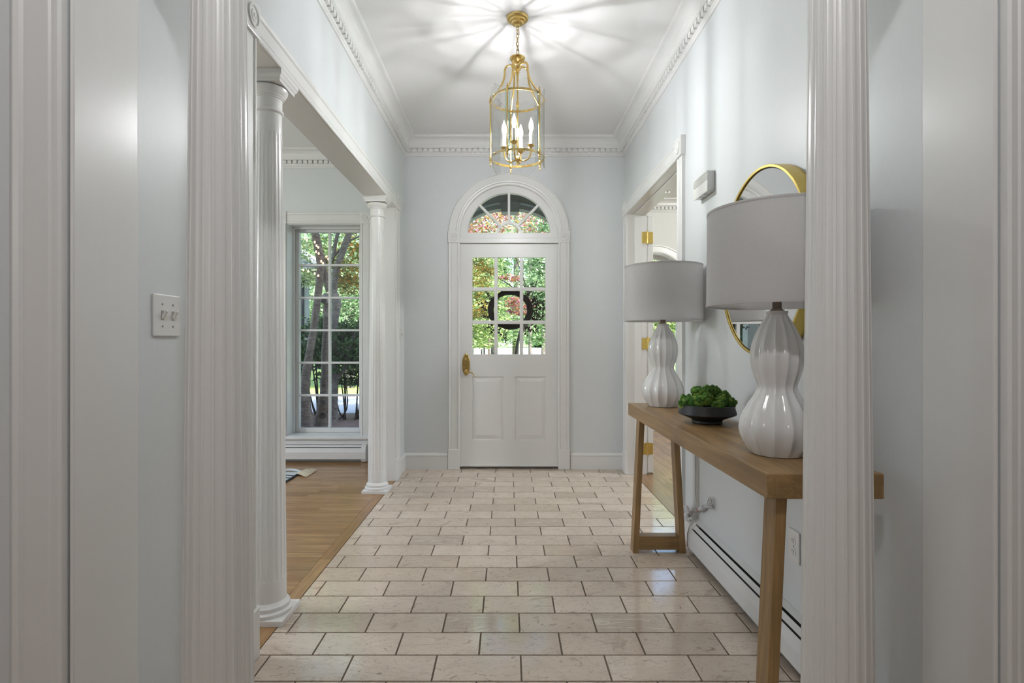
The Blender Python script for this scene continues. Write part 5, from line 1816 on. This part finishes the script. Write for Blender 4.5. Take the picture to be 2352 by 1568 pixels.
add_leaves(jm, 'leaf_amber', np.vstack([crown_points((-0.62, 10.3, 2.45, 0.35, 0.4, 0.40), 1500, 304, 0.04), crown_points((-0.58, 10.3, 1.85, 0.28, 0.3, 0.25), 900, 308, 0.04), crown_points((-0.2, 10.2, 2.95, 0.9, 0.4, 0.22), 1400, 305, 0.04)]), 0.042, 306, name='amber_foliage')
# distant wood
for i, tx in enumerate((-33, -26, -20, -14, -8, -2, 4, 10, 16, 22)):
    ty = 62 + 3 * (i % 2)
    labs = ['far left edge', 'far left', 'left', 'centre left', 'left of the door axis', 'straight ahead of the door', 'right of the door axis', 'centre right', 'right', 'far right edge']
    o = thing('leafy_tree', 'dark distant tree across the forecourt, ' + labs[i], 'tree', (tx, ty, ground_z(ty)), 'distant trees across the forecourt')
    MB().tube([(tx, ty, ground_z(ty) - 0.2), (tx, ty, 9)], [0.35, 0.15], 8).build('trunk', 'bark_dark', o)
    add_leaves(o, 'leaf_dark', crown_points((tx, ty, 6.5, 2.0, 2.0, 6.3), 2600, 400 + i, 0.05), 0.9, 420 + i, 0.6)

# ------------------------------------------------------------------ garage wing seen in the dining window, with string lights
gw = thing('garage_wing', 'corner of a grey garage wing with shingled roof at the left of the dining window', 'building', (-4.6, 11.5, -0.15))
gx = P(690.5, 700, 10.4)[0]
MB().box(gx - 2.6, gx, 10.4, 10.86, -0.15, 2.45).build('wall', 'siding_grey', gw)
ezz = P(740, 617, 10.1)
MB().box(gx - 2.6, ezz[0], 10.0, 10.9, 2.46, 2.50).build('soffit', 'soffit_cream', gw)
for k in range(6):
    yb_ = 10.02 + k * 0.14
    MB().box(gx - 2.6, ezz[0] - 0.01, yb_, yb_ + 0.004, 2.452, 2.46).build('soffit_groove', 'gutter_dark', gw)
r0 = [(gx - 2.6, 9.98, 2.50), (ezz[0] + 0.02, 9.98, 2.50), (ezz[0] + 0.02, 10.92, 2.50), (gx - 2.6, 10.92, 2.50)]
nsh = 9
for k in range(nsh):
    a0, a1 = k / nsh, (k + 1) / nsh
    xa, xb = ezz[0] + 0.03 - 1.9 * a0, ezz[0] + 0.03 - 1.9 * a1 - 0.05
    za, zb_2 = 2.50 + 1.35 * a0, 2.50 + 1.35 * a1
    MB().hexa([(xb, 9.97, zb_2), (xa, 9.97, za), (xa, 10.93, za), (xb, 10.93, zb_2)], [(xb, 9.97, zb_2 + 0.03), (xa, 9.97, za + 0.045), (xa, 10.93, za + 0.045), (xb, 10.93, zb_2 + 0.03)]).build('shingle_course', 'shingle', gw)
vs = [(ezz[0], 9.99, 2.5), (ezz[0] - 1.9, 9.99, 3.85), (ezz[0] - 1.9, 9.99, 2.5)]
MB().add([*vs, *[(q[0], 10.9, q[2]) for q in vs]], [(0, 1, 2), (5, 4, 3), (0, 3, 4, 1), (1, 4, 5, 2), (2, 5, 3, 0)]).build('gable', 'siding_grey', gw)
sp0 = Vector(P(741, 626, 10.05))
MB().tube(smoothpath([sp0 + Vector((0.02, 0, 0.04)), sp0, Vector(P(728, 635, 10.2)), Vector(P(702, 642, 10.33)), Vector(P(696, 650, 10.34)), Vector(P(695.5, 700, 10.34)), Vector(P(695.5, 900, 10.34))]), 0.035, 10).build('downspout', 'gutter_dark', gw, smooth=60)
sl = thing('string_lights', 'string of small warm bulbs wound along eave and tree trunk', 'string lights', tuple(P(720, 590, 8.0)))
bp = [P(700, 545, 8.02), P(705, 549, 8.02), P(723, 554, 8.08), P(727, 562, 8.08), P(731, 566, 8.08), P(726, 576, 8.08), P(732, 580, 8.08), P(750, 587, 8.1), P(754, 593, 8.1), P(738, 598, 8.1), P(742, 603, 8.1), P(731, 631, 8.1), P(723, 626, 8.1), P(708, 621, 8.1), P(697, 618, 8.1)]
MB().tube(smoothpath(bp, 4), 0.004, 5).build('wire', 'gutter_dark', sl)
bmh = MB().ball((0, 0, -0.012), 0.013, 8, 6, (1, 1, 1.4)).mesh('bulb', 'string_bulb_glow', smooth=60)
for q in bp:
    inst(bmh, 'bulb', sl, q)

for mname in ('string_bulb_glow', 'bulb_envelope', 'fill_lamp_glass'):
    MATS[mname].cycles.emission_sampling = 'NONE'
